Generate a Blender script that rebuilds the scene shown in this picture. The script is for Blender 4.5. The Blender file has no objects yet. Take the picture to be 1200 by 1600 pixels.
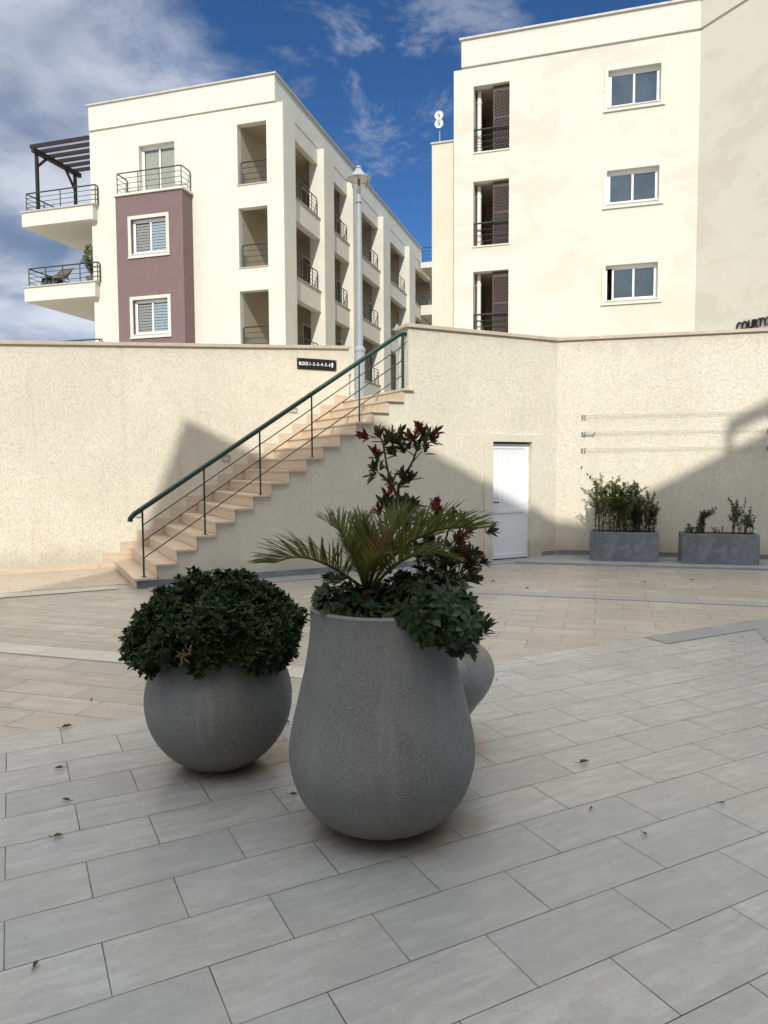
import bpy, bmesh, math, random
import numpy as np
from mathutils import Matrix, Vector
S = bpy.context.scene
COL = S.collection
R = math.radians
random.seed(7)
rng = np.random.default_rng(11)

# ---------------------------------------------------------------- camera
PITCH, ROLL, EYE = 0.0629943, 0.00497826, 1.6
cp, sp, cr, sr = math.cos(PITCH), math.sin(PITCH), math.cos(ROLL), math.sin(ROLL)
Mx = np.array([[1, 0, 0], [0, -sp, cp], [0, -cp, -sp]]) @ np.array([[cr, -sr, 0], [sr, cr, 0], [0, 0, 1]])
cam_d = bpy.data.cameras.new('camera')
cam = bpy.data.objects.new('camera', cam_d)
COL.objects.link(cam)
cx, cy, cz = Mx @ [1, 0, 0], -(Mx @ [0, 1, 0]), -(Mx @ [0, 0, 1])
cam.matrix_world = Matrix(((cx[0], cy[0], cz[0], 0), (cx[1], cy[1], cz[1], 0), (cx[2], cy[2], cz[2], EYE), (0, 0, 0, 1)))
cam_d.sensor_fit = 'VERTICAL'
cam_d.sensor_height = 24
cam_d.lens = 24 * 1130.6 / 1600
cam_d.clip_start, cam_d.clip_end = 0.05, 5000
S.camera = cam
S.render.resolution_x, S.render.resolution_y = 768, 1024

# ---------------------------------------------------------------- light
SUN_H = Vector((-0.0650, -0.9979, 0)).normalized()      # horizontal direction towards the sun
SUN_EL = R(32.55)
S.view_settings.view_transform = 'Standard'
S.view_settings.look = 'None'
S.view_settings.gamma = 1
S.view_settings.exposure = 0.42
W = bpy.data.worlds.new('World')
S.world = W
W.use_nodes = True
nt = W.node_tree
for n in list(nt.nodes):
    nt.nodes.remove(n)


def wn(t, **k):
    n = nt.nodes.new(t)
    for a, b in k.items():
        setattr(n, a, b)
    return n


def wmath(op, a, b=None, clamp=False):
    n = wn('ShaderNodeMath', operation=op, use_clamp=clamp)
    for i, x in enumerate((a, b)):
        if x is None:
            continue
        if isinstance(x, (int, float)):
            n.inputs[i].default_value = x
        else:
            nt.links.new(x, n.inputs[i])
    return n.outputs[0]


sky = wn('ShaderNodeTexSky', sky_type='NISHITA', sun_disc=False, sun_elevation=SUN_EL,
         sun_rotation=math.atan2(SUN_H.x, SUN_H.y), air_density=0.68, dust_density=0.0, ozone_density=6.0, altitude=600)
tc = wn('ShaderNodeTexCoord')
sep = wn('ShaderNodeSeparateXYZ')
nt.links.new(tc.outputs['Generated'], sep.inputs[0])
# project the view direction on a flat cloud layer: uv = xy / (z + .12)
den = wmath('ADD', wmath('MAXIMUM', sep.outputs[2], 0.0), 0.16)
cmb = wn('ShaderNodeCombineXYZ')
nt.links.new(wmath('DIVIDE', sep.outputs[0], den), cmb.inputs[0])
nt.links.new(wmath('DIVIDE', sep.outputs[1], den), cmb.inputs[1])


def wnoise(scale, detail, rough, dist, off):
    mp = wn('ShaderNodeMapping')
    mp.inputs['Location'].default_value = off
    nt.links.new(cmb.outputs[0], mp.inputs[0])
    n = wn('ShaderNodeTexNoise')
    n.inputs['Scale'].default_value = scale
    n.inputs['Detail'].default_value = detail
    n.inputs['Roughness'].default_value = rough
    n.inputs['Distortion'].default_value = dist
    nt.links.new(mp.outputs[0], n.inputs['Vector'])
    return n.outputs[0]


def wramp(x, a, b):
    m = wn('ShaderNodeMapRange', interpolation_type='SMOOTHSTEP')
    m.inputs[1].default_value, m.inputs[2].default_value = a, b
    nt.links.new(x, m.inputs[0])
    return m.outputs[0]


big = wnoise(1.1, 6, 0.55, 0.3, (3.1, 0.4, 0))
fine = wnoise(4.2, 10, 0.68, 0.5, (0.2, 5.4, 0))
# heavier cloud towards the west (world -x)
lean = wmath('MULTIPLY', wmath('ADD', sep.outputs[0], 0.17), -1.5)
dens = wmath('ADD', wmath('ADD', wmath('MULTIPLY', big, 0.75), wmath('MULTIPLY', fine, 0.35)), lean)
cover = wmath('MULTIPLY', wramp(dens, 0.50, 0.76), 0.90)
wisp = wmath('MULTIPLY', wramp(wmath('ADD', fine, wmath('MULTIPLY', big, 0.5)), 0.76, 0.97), 0.6)
# bright cloud added out of view, at the zenith and sun side, as fill light
high = wmath('ADD', wramp(sep.outputs[2], 0.58, 0.78), wmath('MULTIPLY', wramp(wmath('MULTIPLY', sep.outputs[1], -1.0), 0.05, 0.45), 0.07), True)
fill_cloud = wmath('MULTIPLY', high, wramp(wmath('ADD', wmath('MULTIPLY', big, 0.6), wmath('MULTIPLY', fine, 0.4)), 0.30, 0.55))
mask = wmath('MAXIMUM', wmath('MAXIMUM', cover, wisp), fill_cloud)
shade = wnoise(2.3, 5, 0.5, 0.2, (7.0, 2.0, 0))
cr_ = wn('ShaderNodeMix', data_type='RGBA')
nt.links.new(wramp(shade, 0.3, 0.7), cr_.inputs[0])
cr_.inputs[6].default_value = (1.68, 2.26, 3.44, 1)
cr_.inputs[7].default_value = (7.00, 7.35, 7.91, 1)
mixc = wn('ShaderNodeMix', data_type='RGBA')
nt.links.new(mask, mixc.inputs[0])
hsv = wn('ShaderNodeHueSaturation')
hsv.inputs['Saturation'].default_value = 1.10
nt.links.new(sky.outputs[0], hsv.inputs['Color'])
nt.links.new(hsv.outputs[0], mixc.inputs[6])
brt = wn('ShaderNodeMix', data_type='RGBA')
nt.links.new(high, brt.inputs[0])
nt.links.new(cr_.outputs[2], brt.inputs[6])
brt.inputs[7].default_value = (17.77, 17.59, 17.37, 1)
nt.links.new(brt.outputs[2], mixc.inputs[7])
bg = wn('ShaderNodeBackground')
bg.inputs['Strength'].default_value = 0.085
nt.links.new(mixc.outputs[2], bg.inputs[0])
wo = wn('ShaderNodeOutputWorld')
nt.links.new(bg.outputs[0], wo.inputs[0])

sd = bpy.data.lights.new('sun', 'SUN')
sd.energy = 2.95
sd.angle = R(0.42)
sd.color = (1.0, 0.955, 0.885)
so = bpy.data.objects.new('sun', sd)
COL.objects.link(so)
sv = Vector((SUN_H.x * math.cos(SUN_EL), SUN_H.y * math.cos(SUN_EL), math.sin(SUN_EL)))
so.rotation_euler = sv.to_track_quat('Z', 'Y').to_euler()
so.location = sv * 60

# ---------------------------------------------------------------- frames
B_ANG, W_ANG = 0.291865, 0.471426
FB = Matrix.Rotation(-B_ANG, 4, 'Z')                                        # buildings: x along the fronts, y away
WP = Vector((1.818, 12.10, 0))
FW = Matrix.Translation(WP) @ Matrix.Rotation(W_ANG, 4, 'Z')                # door wall and stairs: x along, y behind
RA = Vector((3.024, 12.715, 0))
FR = Matrix.Translation(RA) @ Matrix.Rotation(R(-14.51), 4, 'Z')            # right wall
FI = Matrix.Identity(4)
TZ = 2.80                                                                   # upper terrace level


# ---------------------------------------------------------------- materials
class NB:
    def __init__(self, name):
        self.m = bpy.data.materials.new(name)
        self.m.use_nodes = True
        self.t = self.m.node_tree
        for n in list(self.t.nodes):
            self.t.nodes.remove(n)
        self.out = self.n('ShaderNodeOutputMaterial')
        self.p = self.n('ShaderNodeBsdfPrincipled')
        self.l(self.p.outputs[0], self.out.inputs[0])
        self._tc = None

    def n(self, t, **k):
        x = self.t.nodes.new(t)
        for a, b in k.items():
            setattr(x, a, b)
        return x

    def l(self, a, b):
        self.t.links.new(a, b)

    def obj(self, scale=(1, 1, 1), rot=0, loc=(0, 0, 0)):
        if self._tc is None:
            self._tc = self.n('ShaderNodeTexCoord')
        mp = self.n('ShaderNodeMapping')
        mp.inputs['Scale'].default_value = scale
        mp.inputs['Rotation'].default_value = (0, 0, rot)
        mp.inputs['Location'].default_value = loc
        self.l(self._tc.outputs['Object'], mp.inputs[0])
        return mp.outputs[0]

    def noise(self, vec, scale, detail=4, rough=0.5, dist=0.0):
        x = self.n('ShaderNodeTexNoise')
        x.inputs['Scale'].default_value = scale
        x.inputs['Detail'].default_value = detail
        x.inputs['Roughness'].default_value = rough
        x.inputs['Distortion'].default_value = dist
        if vec is not None:
            self.l(vec, x.inputs['Vector'])
        return x.outputs[0]

    def ramp(self, fac, a, b, lo=0.0, hi=1.0):
        x = self.n('ShaderNodeMapRange', interpolation_type='SMOOTHSTEP')
        x.inputs[1].default_value, x.inputs[2].default_value = a, b
        x.inputs[3].default_value, x.inputs[4].default_value = lo, hi
        self.l(fac, x.inputs[0])
        return x.outputs[0]

    def mix(self, fac, a, b, mode='MIX'):
        x = self.n('ShaderNodeMix', data_type='RGBA', blend_type=mode)
        for i, v in ((0, fac), (6, a), (7, b)):
            if isinstance(v, (int, float)):
                x.inputs[i].default_value = v
            elif isinstance(v, tuple):
                x.inputs[i].default_value = v + (1,) if len(v) == 3 else v
            else:
                self.l(v, x.inputs[i])
        return x.outputs[2]

    def math(self, op, a, b=None):
        x = self.n('ShaderNodeMath', operation=op)
        for i, v in enumerate((a, b)):
            if v is None:
                continue
            if isinstance(v, (int, float)):
                x.inputs[i].default_value = v
            else:
                self.l(v, x.inputs[i])
        return x.outputs[0]

    def bump(self, h, strength, dist, prev=None):
        x = self.n('ShaderNodeBump')
        x.inputs['Strength'].default_value = strength
        x.inputs['Distance'].default_value = dist
        self.l(h, x.inputs['Height'])
        if prev is not None:
            self.l(prev, x.inputs['Normal'])
        return x.outputs[0]

    def fin(self, col, rough, normal=None, spec=0.5, metal=0.0):
        p = self.p
        if isinstance(col, tuple):
            p.inputs['Base Color'].default_value = col + (1,)
        else:
            self.l(col, p.inputs['Base Color'])
        if isinstance(rough, (int, float)):
            p.inputs['Roughness'].default_value = rough
        else:
            self.l(rough, p.inputs['Roughness'])
        p.inputs['Specular IOR Level'].default_value = spec
        p.inputs['Metallic'].default_value = metal
        if normal is not None:
            self.l(normal, p.inputs['Normal'])
        return self.m


def mul(c, k):
    return tuple(x * k for x in c)


def stucco(name, c, fleck, fscale, bumpd, patch=0.06, fleckamt=0.5, base=None):
    b = NB(name)
    v = b.obj()
    big = b.noise(v, 0.55, 5, 0.6, 0.4)
    mid = b.noise(v, 3.0, 4, 0.6)
    fine = b.noise(v, fscale, 5, 0.65, 0.6)
    worm = b.noise(v, fscale * 0.55, 3, 0.55, 1.6)
    col = b.mix(b.ramp(big, 0.35, 0.72), mul(c, 1 + patch), mul(c, 1 - patch))
    col = b.mix(b.ramp(mid, 0.3, 0.7, 0, 0.35), col, mul(c, 0.93))
    col = b.mix(b.ramp(worm, 0.52, 0.66, 0, fleckamt), col, fleck)
    col = b.mix(b.ramp(fine, 0.58, 0.75, 0, fleckamt * 0.7), col, mul(fleck, 0.9))
    sx = b.n('ShaderNodeSeparateXYZ')
    b.l(v, sx.inputs[0])
    # rain streaks running down the render
    stk = b.noise(b.obj((5.0, 5.0, 0.22)), 1.0, 5, 0.6)
    col = b.mix(b.ramp(stk, 0.55, 0.78, 0, 0.22), col, mul(fleck, 0.92))
    if base:
        # splash dirt along the foot and below the coping
        zz = b.math('ADD', sx.outputs[2], b.math('MULTIPLY', b.noise(v, 1.7, 6, 0.62), -0.7))
        col = b.mix(b.ramp(zz, -0.30, 0.10, 0.42, 0.0), col, (0.33, 0.28, 0.21))
        z2 = b.math('ADD', sx.outputs[2], b.math('MULTIPLY', stk, 1.1))
        col = b.mix(b.ramp(z2, base + 0.15, base + 0.75, 0.0, 0.30), col, (0.44, 0.39, 0.30))
    h = b.math('SUBTRACT', fine, b.ramp(worm, 0.5, 0.68, 0, 0.7))
    nrm = b.bump(h, 0.75, bumpd)
    return b.fin(col, 0.92, nrm, 0.2)


M = {}
M['plaster_wall'] = stucco('rough_cream_plaster', (0.695, 0.645, 0.525), (0.48, 0.435, 0.34), 78, 0.008, 0.05, 0.40, 3.75)
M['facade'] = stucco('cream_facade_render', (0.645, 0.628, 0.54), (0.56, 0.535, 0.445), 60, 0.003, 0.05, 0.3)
M['facade_warm'] = stucco('warm_cream_render', (0.635, 0.59, 0.475), (0.55, 0.50, 0.39), 70, 0.005, 0.04, 0.3)
M['purple'] = stucco('mauve_render', (0.20, 0.140, 0.139), (0.135, 0.092, 0.091), 45, 0.008, 0.05, 0.45)
M['soffit'] = stucco('shade_toned_soffit_paint', (0.46, 0.39, 0.29), (0.42, 0.355, 0.26), 60, 0.003, 0.03, 0.15)  # brown tone darkened to put interior shade into the colour


M['gallery'] = stucco('shade_toned_beige_render', (0.52, 0.465, 0.36), (0.46, 0.41, 0.31), 60, 0.003, 0.04, 0.25)  # beige paint, toned darker than the facade to deepen the gallery's shade


def stain_facade():
    b = NB('cream_render_with_damp_patches')
    v = b.obj()
    p = b.noise(b.obj((0.8, 0.8, 1.7)), 0.42, 7, 0.66, 0.5)
    fine = b.noise(v, 32, 5, 0.6, 0.5)
    c0, c1 = (0.63, 0.612, 0.525), (0.53, 0.505, 0.415)
    col = b.mix(b.ramp(p, 0.49, 0.57, 0, 0.55), c0, c1)
    col = b.mix(b.ramp(b.noise(v, 2.2, 5, 0.6), 0.35, 0.7, 0, 0.3), col, mul(c0, 0.93))
    col = b.mix(b.ramp(fine, 0.56, 0.75, 0, 0.2), col, c1)
    return b.fin(col, 0.92, b.bump(fine, 0.6, 0.005), 0.2)


M['facade_stained'] = stain_facade()


def plain(name, c, rough, spec=0.5, metal=0.0, var=0.08, ns=8.0, bump=0.0):
    b = NB(name)
    v = b.obj()
    n = b.noise(v, ns, 5, 0.6)
    col = b.mix(b.ramp(n, 0.3, 0.7), mul(c, 1 + var), mul(c, 1 - var))
    return b.fin(col, b.ramp(n, 0.2, 0.8, rough * 0.85, min(1, rough * 1.15)), b.bump(n, 0.4, bump) if bump else None, spec, metal)


M['coping'] = plain('beige_stone_coping', (0.47, 0.39, 0.30), 0.6, 0.4, 0, 0.1, 6)
M['coping_grey'] = plain('grey_stone_coping', (0.50, 0.47, 0.41), 0.6, 0.4, 0, 0.1, 6)
M['white_frame'] = plain('white_window_frame', (0.80, 0.80, 0.79), 0.35, 0.5, 0, 0.02, 5)
M['white_door'] = plain('white_door_paint', (0.78, 0.79, 0.80), 0.4, 0.5, 0, 0.02, 3)
M['white_pipe'] = plain('white_pipe', (0.74, 0.72, 0.66), 0.4)
M['rail_dark'] = plain('dark_green_metal', (0.012, 0.028, 0.026), 0.4, 0.5, 0, 0.15, 20)
M['rail_green'] = plain('green_painted_handrail', (0.006, 0.036, 0.026), 0.35, 0.5, 0, 0.15, 20)
M['wood_dark'] = plain('dark_stained_timber', (0.028, 0.019, 0.016), 0.6, 0.3, 0, 0.3, 12)
M['lattice'] = plain('dark_brown_lattice', (0.085, 0.062, 0.052), 0.6, 0.3, 0, 0.2, 12)
M['steel_grey'] = plain('grey_painted_steel', (0.31, 0.33, 0.345), 0.42, 0.5, 0.0, 0.05, 9)
M['steel_dark'] = plain('dark_grey_steel', (0.16, 0.165, 0.17), 0.45)
M['black'] = plain('black_plastic', (0.012, 0.012, 0.012), 0.35)
M['sign_white'] = plain('white_lettering', (0.85, 0.85, 0.85), 0.5)
M['soil'] = plain('dark_potting_soil', (0.035, 0.026, 0.02), 0.95, 0.1, 0, 0.4, 40, 0.01)
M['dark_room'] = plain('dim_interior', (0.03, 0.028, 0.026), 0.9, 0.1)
M['blind'] = plain('grey_roller_blind', (0.46, 0.45, 0.42), 0.8, 0.2)
M['blind_cool'] = plain('pale_blue_roller_blind', (0.50, 0.58, 0.62), 0.8, 0.2)
M['curtain'] = plain('pale_curtain', (0.58, 0.57, 0.50), 0.9, 0.1)
M['wood_door'] = plain('brown_door', (0.16, 0.10, 0.06), 0.5)
M['bark'] = plain('brown_bark', (0.085, 0.058, 0.038), 0.85, 0.2, 0, 0.3, 30, 0.004)
M['twig'] = plain('grey_brown_twig', (0.10, 0.078, 0.055), 0.85, 0.2, 0, 0.3, 30)
M['fibre'] = plain('brown_palm_fibre', (0.11, 0.07, 0.03), 0.9, 0.1, 0, 0.4, 50, 0.006)
M['lampglass'] = plain('beige_lamp_diffuser', (0.50, 0.46, 0.38), 0.25)
M['wire'] = plain('galvanised_wire', (0.30, 0.28, 0.23), 0.4, 0.5, 0.4)
M['dish'] = plain('white_dish', (0.78, 0.78, 0.76), 0.35)
M['chair'] = plain('brown_chair_fabric', (0.12, 0.10, 0.085), 0.8)


def glass_opaque():
    b = NB('dark_blue_window_glass')
    v = b.obj()
    n = b.noise(v, 1.6, 4, 0.6)
    col = b.mix(b.ramp(n, 0.3, 0.7), (0.055, 0.080, 0.100), (0.075, 0.105, 0.125))
    m = b.fin(col, 0.06, b.bump(b.noise(v, 1.1, 2), 0.05, 0.02), 0.9)
    b.p.inputs['Coat Weight'].default_value = 0.5
    b.p.inputs['Coat Roughness'].default_value = 0.03
    return m


M['glass'] = glass_opaque()


def glass_clear():
    b = NB('clear_window_glass')
    t = b.n('ShaderNodeBsdfTransparent')
    t.inputs[0].default_value = (0.93, 0.96, 0.96, 1)
    g = b.n('ShaderNodeBsdfGlossy')
    g.inputs['Roughness'].default_value = 0.03
    fr = b.n('ShaderNodeFresnel')
    fr.inputs[0].default_value = 1.7
    mx = b.n('ShaderNodeMixShader')
    b.l(fr.outputs[0], mx.inputs[0])
    b.l(t.outputs[0], mx.inputs[1])
    b.l(g.outputs[0], mx.inputs[2])
    b.l(mx.outputs[0], b.out.inputs[0])
    return b.m


M['glass_clear'] = glass_clear()


def tiles(name, c1, c2, mortar, bw, bh, ms, streak, rough, tint=None, mottle=0.3, stains=()):
    b = NB(name)
    v = b.obj()
    br = b.n('ShaderNodeTexBrick', offset=0.5, offset_frequency=2, squash=1.0)
    br.inputs['Color1'].default_value = (0, 0, 0, 1)
    br.inputs['Color2'].default_value = (1, 1, 1, 1)
    br.inputs['Mortar'].default_value = (0.5, 0.5, 0.5, 1)
    br.inputs['Scale'].default_value = 1
    br.inputs['Mortar Size'].default_value = ms
    br.inputs['Mortar Smooth'].default_value = 0.15
    br.inputs['Bias'].default_value = 0
    br.inputs['Brick Width'].default_value = bw
    br.inputs['Row Height'].default_value = bh
    b.l(v, br.inputs['Vector'])
    sx = b.n('ShaderNodeSeparateXYZ')
    b.l(v, sx.inputs[0])
    # every tile gets its own piece of the streak pattern
    cmb_ = b.n('ShaderNodeCombineXYZ')
    b.l(b.math('ADD', b.math('MULTIPLY', sx.outputs[0], streak[0]), b.math('MULTIPLY', br.outputs[0], 37.0)), cmb_.inputs[0])
    b.l(b.math('MULTIPLY', sx.outputs[1], streak[1]), cmb_.inputs[1])
    b.l(b.math('MULTIPLY', br.outputs[0], 11.0), cmb_.inputs[2])
    st = b.noise(cmb_.outputs[0], 1.0, 6, 0.62, 0.35)
    soft = b.noise(v, 0.9, 5, 0.6, 0.5)
    grit = b.noise(v, 55, 5, 0.7)
    col = b.mix(br.outputs[0], c1, c2)
    col = b.mix(b.ramp(st, 0.34, 0.68, 0, mottle), mul(c1, 1.10), col) if False else b.mix(b.ramp(st, 0.32, 0.70, 0, mottle), col, mul(c1, 0.70))
    col = b.mix(b.ramp(st, 0.52, 0.8, 0, mottle * 0.6), col, mul(c2, 1.14))
    if tint:
        col = b.mix(b.ramp(soft, 0.45, 0.75, 0, 0.35), col, tint)
    col = b.mix(b.ramp(grit, 0.48, 0.72, 0, 0.4), col, mul(c1, 0.72))
    for (qx, qy, qr) in stains:
        # rust coloured run-off stain round the foot of a pot
        vs_ = b.n('ShaderNodeVectorMath', operation='DISTANCE')
        b.l(v, vs_.inputs[0])
        vs_.inputs[1].default_value = (qx, qy, 0)
        ds = b.math('ADD', vs_.outputs['Value'], b.math('MULTIPLY', b.noise(v, 6, 5, 0.6), 0.30))
        col = b.mix(b.ramp(ds, qr + 0.12, qr + 0.30, 0.62, 0.0), col, (0.20, 0.145, 0.085))
    mf = b.ramp(br.outputs['Fac'], 0.2, 0.8)
    spots = b.noise(v, 14, 4, 0.7, 0.3)
    col = b.mix(b.ramp(spots, 0.66, 0.74, 0, 0.5), col, mul(c1, 0.55))
    cloud = b.noise(v, 4.5, 9, 0.74, 0.5)
    col = b.mix(b.ramp(cloud, 0.44, 0.68, 0, 0.45), col, mul(c1, 0.76))
    mcol = b.mix(b.ramp(b.noise(v, 3.0, 3), 0.4, 0.62), mortar, mul(mortar, 2.6))
    col = b.mix(mf, col, mcol)
    h = b.math('ADD', b.math('MULTIPLY', mf, -1.0), b.math('MULTIPLY', st, 0.18))
    h = b.math('ADD', h, b.math('MULTIPLY', grit, 0.06))
    nrm = b.bump(h, 0.6, 0.004)
    rg = b.math('MAXIMUM', b.ramp(st, 0.2, 0.8, rough * 0.85, rough * 1.15), b.math('MULTIPLY', mf, 0.95))
    return b.fin(col, rg, nrm, 0.45)


TW, TH = 0.583, 0.2832
GORG = (1.68 - TW / 2, 1.954)


def in_grey(x, y):
    c, s = math.cos(R(27.3)), math.sin(R(27.3))
    return (x * c + y * s - GORG[0], -x * s + y * c - GORG[1])


STAINS = [in_grey(0.04, 3.24) + (0.30,), in_grey(-0.83, 3.93) + (0.28,), in_grey(0.30, 4.05) + (0.2,)]
M['tile_grey'] = tiles('pale_grey_paving_tiles', (0.300, 0.305, 0.300), (0.375, 0.376, 0.362), (0.05, 0.047, 0.04), TW, TH, 0.0022, (4.0, 22), 0.27, (0.37, 0.345, 0.295), 0.7, STAINS)
M['tile_dark'] = tiles('dark_grey_paving_tiles', (0.215, 0.22, 0.22), (0.255, 0.26, 0.26), (0.05, 0.065, 0.06), TW, TH, 0.0020, (2.4, 7), 0.50)
M['tile_beige'] = tiles('beige_plank_paving_tiles', (0.320, 0.290, 0.246), (0.415, 0.385, 0.33), (0.10, 0.08, 0.06), TW, TH, 0.0026, (1.3, 18), 0.40, (0.41, 0.345, 0.265), 0.6)
M['tile_band_light'] = tiles('light_band_paving_tiles', (0.46, 0.43, 0.375), (0.50, 0.47, 0.41), (0.14, 0.12, 0.1), TW, 5.0, 0.0022, (1.6, 9), 0.5)
M['tile_band_grey'] = tiles('grey_band_paving_tiles', (0.27, 0.275, 0.275), (0.31, 0.31, 0.305), (0.1, 0.1, 0.1), TW, 5.0, 0.0022, (1.6, 9), 0.5)
M['tile_square'] = tiles('beige_square_paving_tiles', (0.44, 0.375, 0.285), (0.47, 0.40, 0.31), (0.16, 0.13, 0.1), 0.45, 0.42, 0.0025, (1.6, 9), 0.5)
M['terrace'] = plain('terrace_paving', (0.45, 0.42, 0.36), 0.8, 0.3)
M['skirt_grey'] = plain('grey_stone_skirting', (0.20, 0.205, 0.21), 0.6, 0.4, 0, 0.2, 5)
M['strip_grey'] = plain('grey_stone_edging', (0.27, 0.275, 0.28), 0.55, 0.4, 0, 0.12, 4)


def marble():
    b = NB('peach_beige_marble')
    v = b.obj()
    s = b.noise(b.obj((3, 1.2, 26)), 1.0, 6, 0.6, 1.2)
    f = b.noise(v, 70, 3, 0.6)
    col = b.mix(b.ramp(s, 0.3, 0.7), (0.60, 0.49, 0.37), (0.50, 0.40, 0.29))
    col = b.mix(b.ramp(f, 0.5, 0.8, 0, 0.2), col, (0.66, 0.52, 0.37))
    return b.fin(col, 0.34, None, 0.5)


M['marble'] = marble()


def concrete(name, c, spk, rough=0.75):
    b = NB(name)
    v = b.obj()
    big = b.noise(v, 3.0, 6, 0.62, 0.4)
    g1 = b.noise(v, 190, 3, 0.7)
    g2 = b.noise(v, 260, 3, 0.7)
    vo = b.n('ShaderNodeTexVoronoi')
    vo.inputs['Scale'].default_value = 80
    b.l(v, vo.inputs['Vector'])
    col = b.mix(b.ramp(big, 0.3, 0.72), mul(c, 1.12), mul(c, 0.84))
    col = b.mix(b.ramp(g1, 0.50, 0.62, 0, 0.75), col, mul(c, 1.75))
    col = b.mix(b.ramp(g2, 0.50, 0.62, 0, 0.7), col, mul(c, 0.45))
    col = b.mix(b.ramp(vo.outputs['Distance'], 0.0, 0.22, spk, 0), col, mul(c, 2.3))
    sx = b.n('ShaderNodeSeparateXYZ')
    b.l(v, sx.inputs[0])
    # water marks down the side and dust round the foot
    stk = b.noise(b.obj((9, 9, 0.7)), 1.0, 5, 0.62)
    col = b.mix(b.ramp(stk, 0.54, 0.72, 0, 0.35), col, mul(c, 1.55))
    col = b.mix(b.ramp(stk, 0.46, 0.30, 0, 0.30), col, mul(c, 0.6))
    ft = b.math('ADD', sx.outputs[2], b.math('MULTIPLY', big, -0.25))
    col = b.mix(b.ramp(ft, -0.08, 0.10, 0.5, 0.0), col, (0.20, 0.17, 0.13))
    nrm = b.bump(g1, 0.5, 0.0018)
    nrm = b.bump(big, 0.25, 0.01, nrm)
    return b.fin(col, rough, nrm, 0.4)


M['pot'] = concrete('grey_terrazzo_concrete', (0.158, 0.157, 0.151), 0.5, 0.6)
M['pot_smooth'] = concrete('smooth_grey_concrete', (0.195, 0.195, 0.19), 0.2, 0.36)


def boxplanter():
    b = NB('mottled_blue_grey_fibre_cement')
    v = b.obj()
    a = b.noise(v, 7, 7, 0.68, 0.8)
    f = b.noise(v, 34, 4, 0.6)
    col = b.mix(b.ramp(a, 0.3, 0.7), (0.125, 0.138, 0.15), (0.22, 0.235, 0.245))
    col = b.mix(b.ramp(f, 0.55, 0.75, 0, 0.4), col, (0.09, 0.10, 0.11))
    return b.fin(col, 0.75, b.bump(f, 0.4, 0.003), 0.35)


M['box_planter'] = boxplanter()


def leafmat(name, c1, c2, rough=0.45, trans=0.25, spec=0.4, tc=None):
    b = NB(name)
    g = b.n('ShaderNodeNewGeometry')
    v = b.obj()
    n = b.noise(v, 6, 3, 0.6)
    f = b.math('ADD', b.math('MULTIPLY', g.outputs['Random Per Island'], 0.7), b.math('MULTIPLY', b.ramp(n, 0.3, 0.7), 0.3))
    col = b.mix(f, c1, c2)
    col = b.mix(b.ramp(g.outputs['Random Per Island'], 0.86, 0.97, 0, 0.75), col, (c2[0] * 2.1, c2[1] * 1.7, c2[2] * 1.5))
    b.fin(col, rough, None, spec)
    t = b.n('ShaderNodeBsdfTranslucent')
    b.l(b.mix(0.5, col, tc or mul(c2, 1.5)), t.inputs[0])
    mx = b.n('ShaderNodeMixShader')
    mx.inputs[0].default_value = trans
    b.l(b.p.outputs[0], mx.inputs[1])
    b.l(t.outputs[0], mx.inputs[2])
    b.l(mx.outputs[0], b.out.inputs[0])
    return b.m


M['leaf_shrub'] = leafmat('dark_glossy_shrub_leaf', (0.009, 0.021, 0.006), (0.023, 0.044, 0.010), 0.5, 0.15, 0.2)
M['leaf_ivy'] = leafmat('dark_green_trailing_leaf', (0.010, 0.024, 0.009), (0.030, 0.054, 0.018), 0.5, 0.15, 0.25)
M['leaf_photinia'] = leafmat('olive_green_leaf', (0.020, 0.028, 0.009), (0.050, 0.056, 0.016), 0.5, 0.2, 0.3)
M['leaf_red'] = leafmat('dark_red_young_leaf', (0.040, 0.010, 0.008), (0.125, 0.024, 0.012), 0.5, 0.25, 0.3)
M['leaf_palm'] = leafmat('olive_palm_leaflet', (0.038, 0.056, 0.011), (0.110, 0.125, 0.028), 0.5, 0.25, 0.3)
M['leaf_palm_dry'] = leafmat('brown_palm_leaflet', (0.09, 0.055, 0.018), (0.18, 0.10, 0.035), 0.6, 0.2)
M['leaf_sprig'] = leafmat('light_green_sprig_leaf', (0.055, 0.078, 0.022), (0.13, 0.145, 0.045), 0.5, 0.3)
M['leaf_sparse'] = leafmat('dull_green_sprig_leaf', (0.038, 0.052, 0.022), (0.08, 0.088, 0.038), 0.5, 0.2)
M['leaf_tree'] = leafmat('yellow_green_tree_leaf', (0.05, 0.075, 0.018), (0.13, 0.14, 0.035), 0.5, 0.3)
M['dry_leaf'] = leafmat('dry_brown_leaf', (0.09, 0.05, 0.025), (0.15, 0.085, 0.04), 0.8, 0.1)


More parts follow.
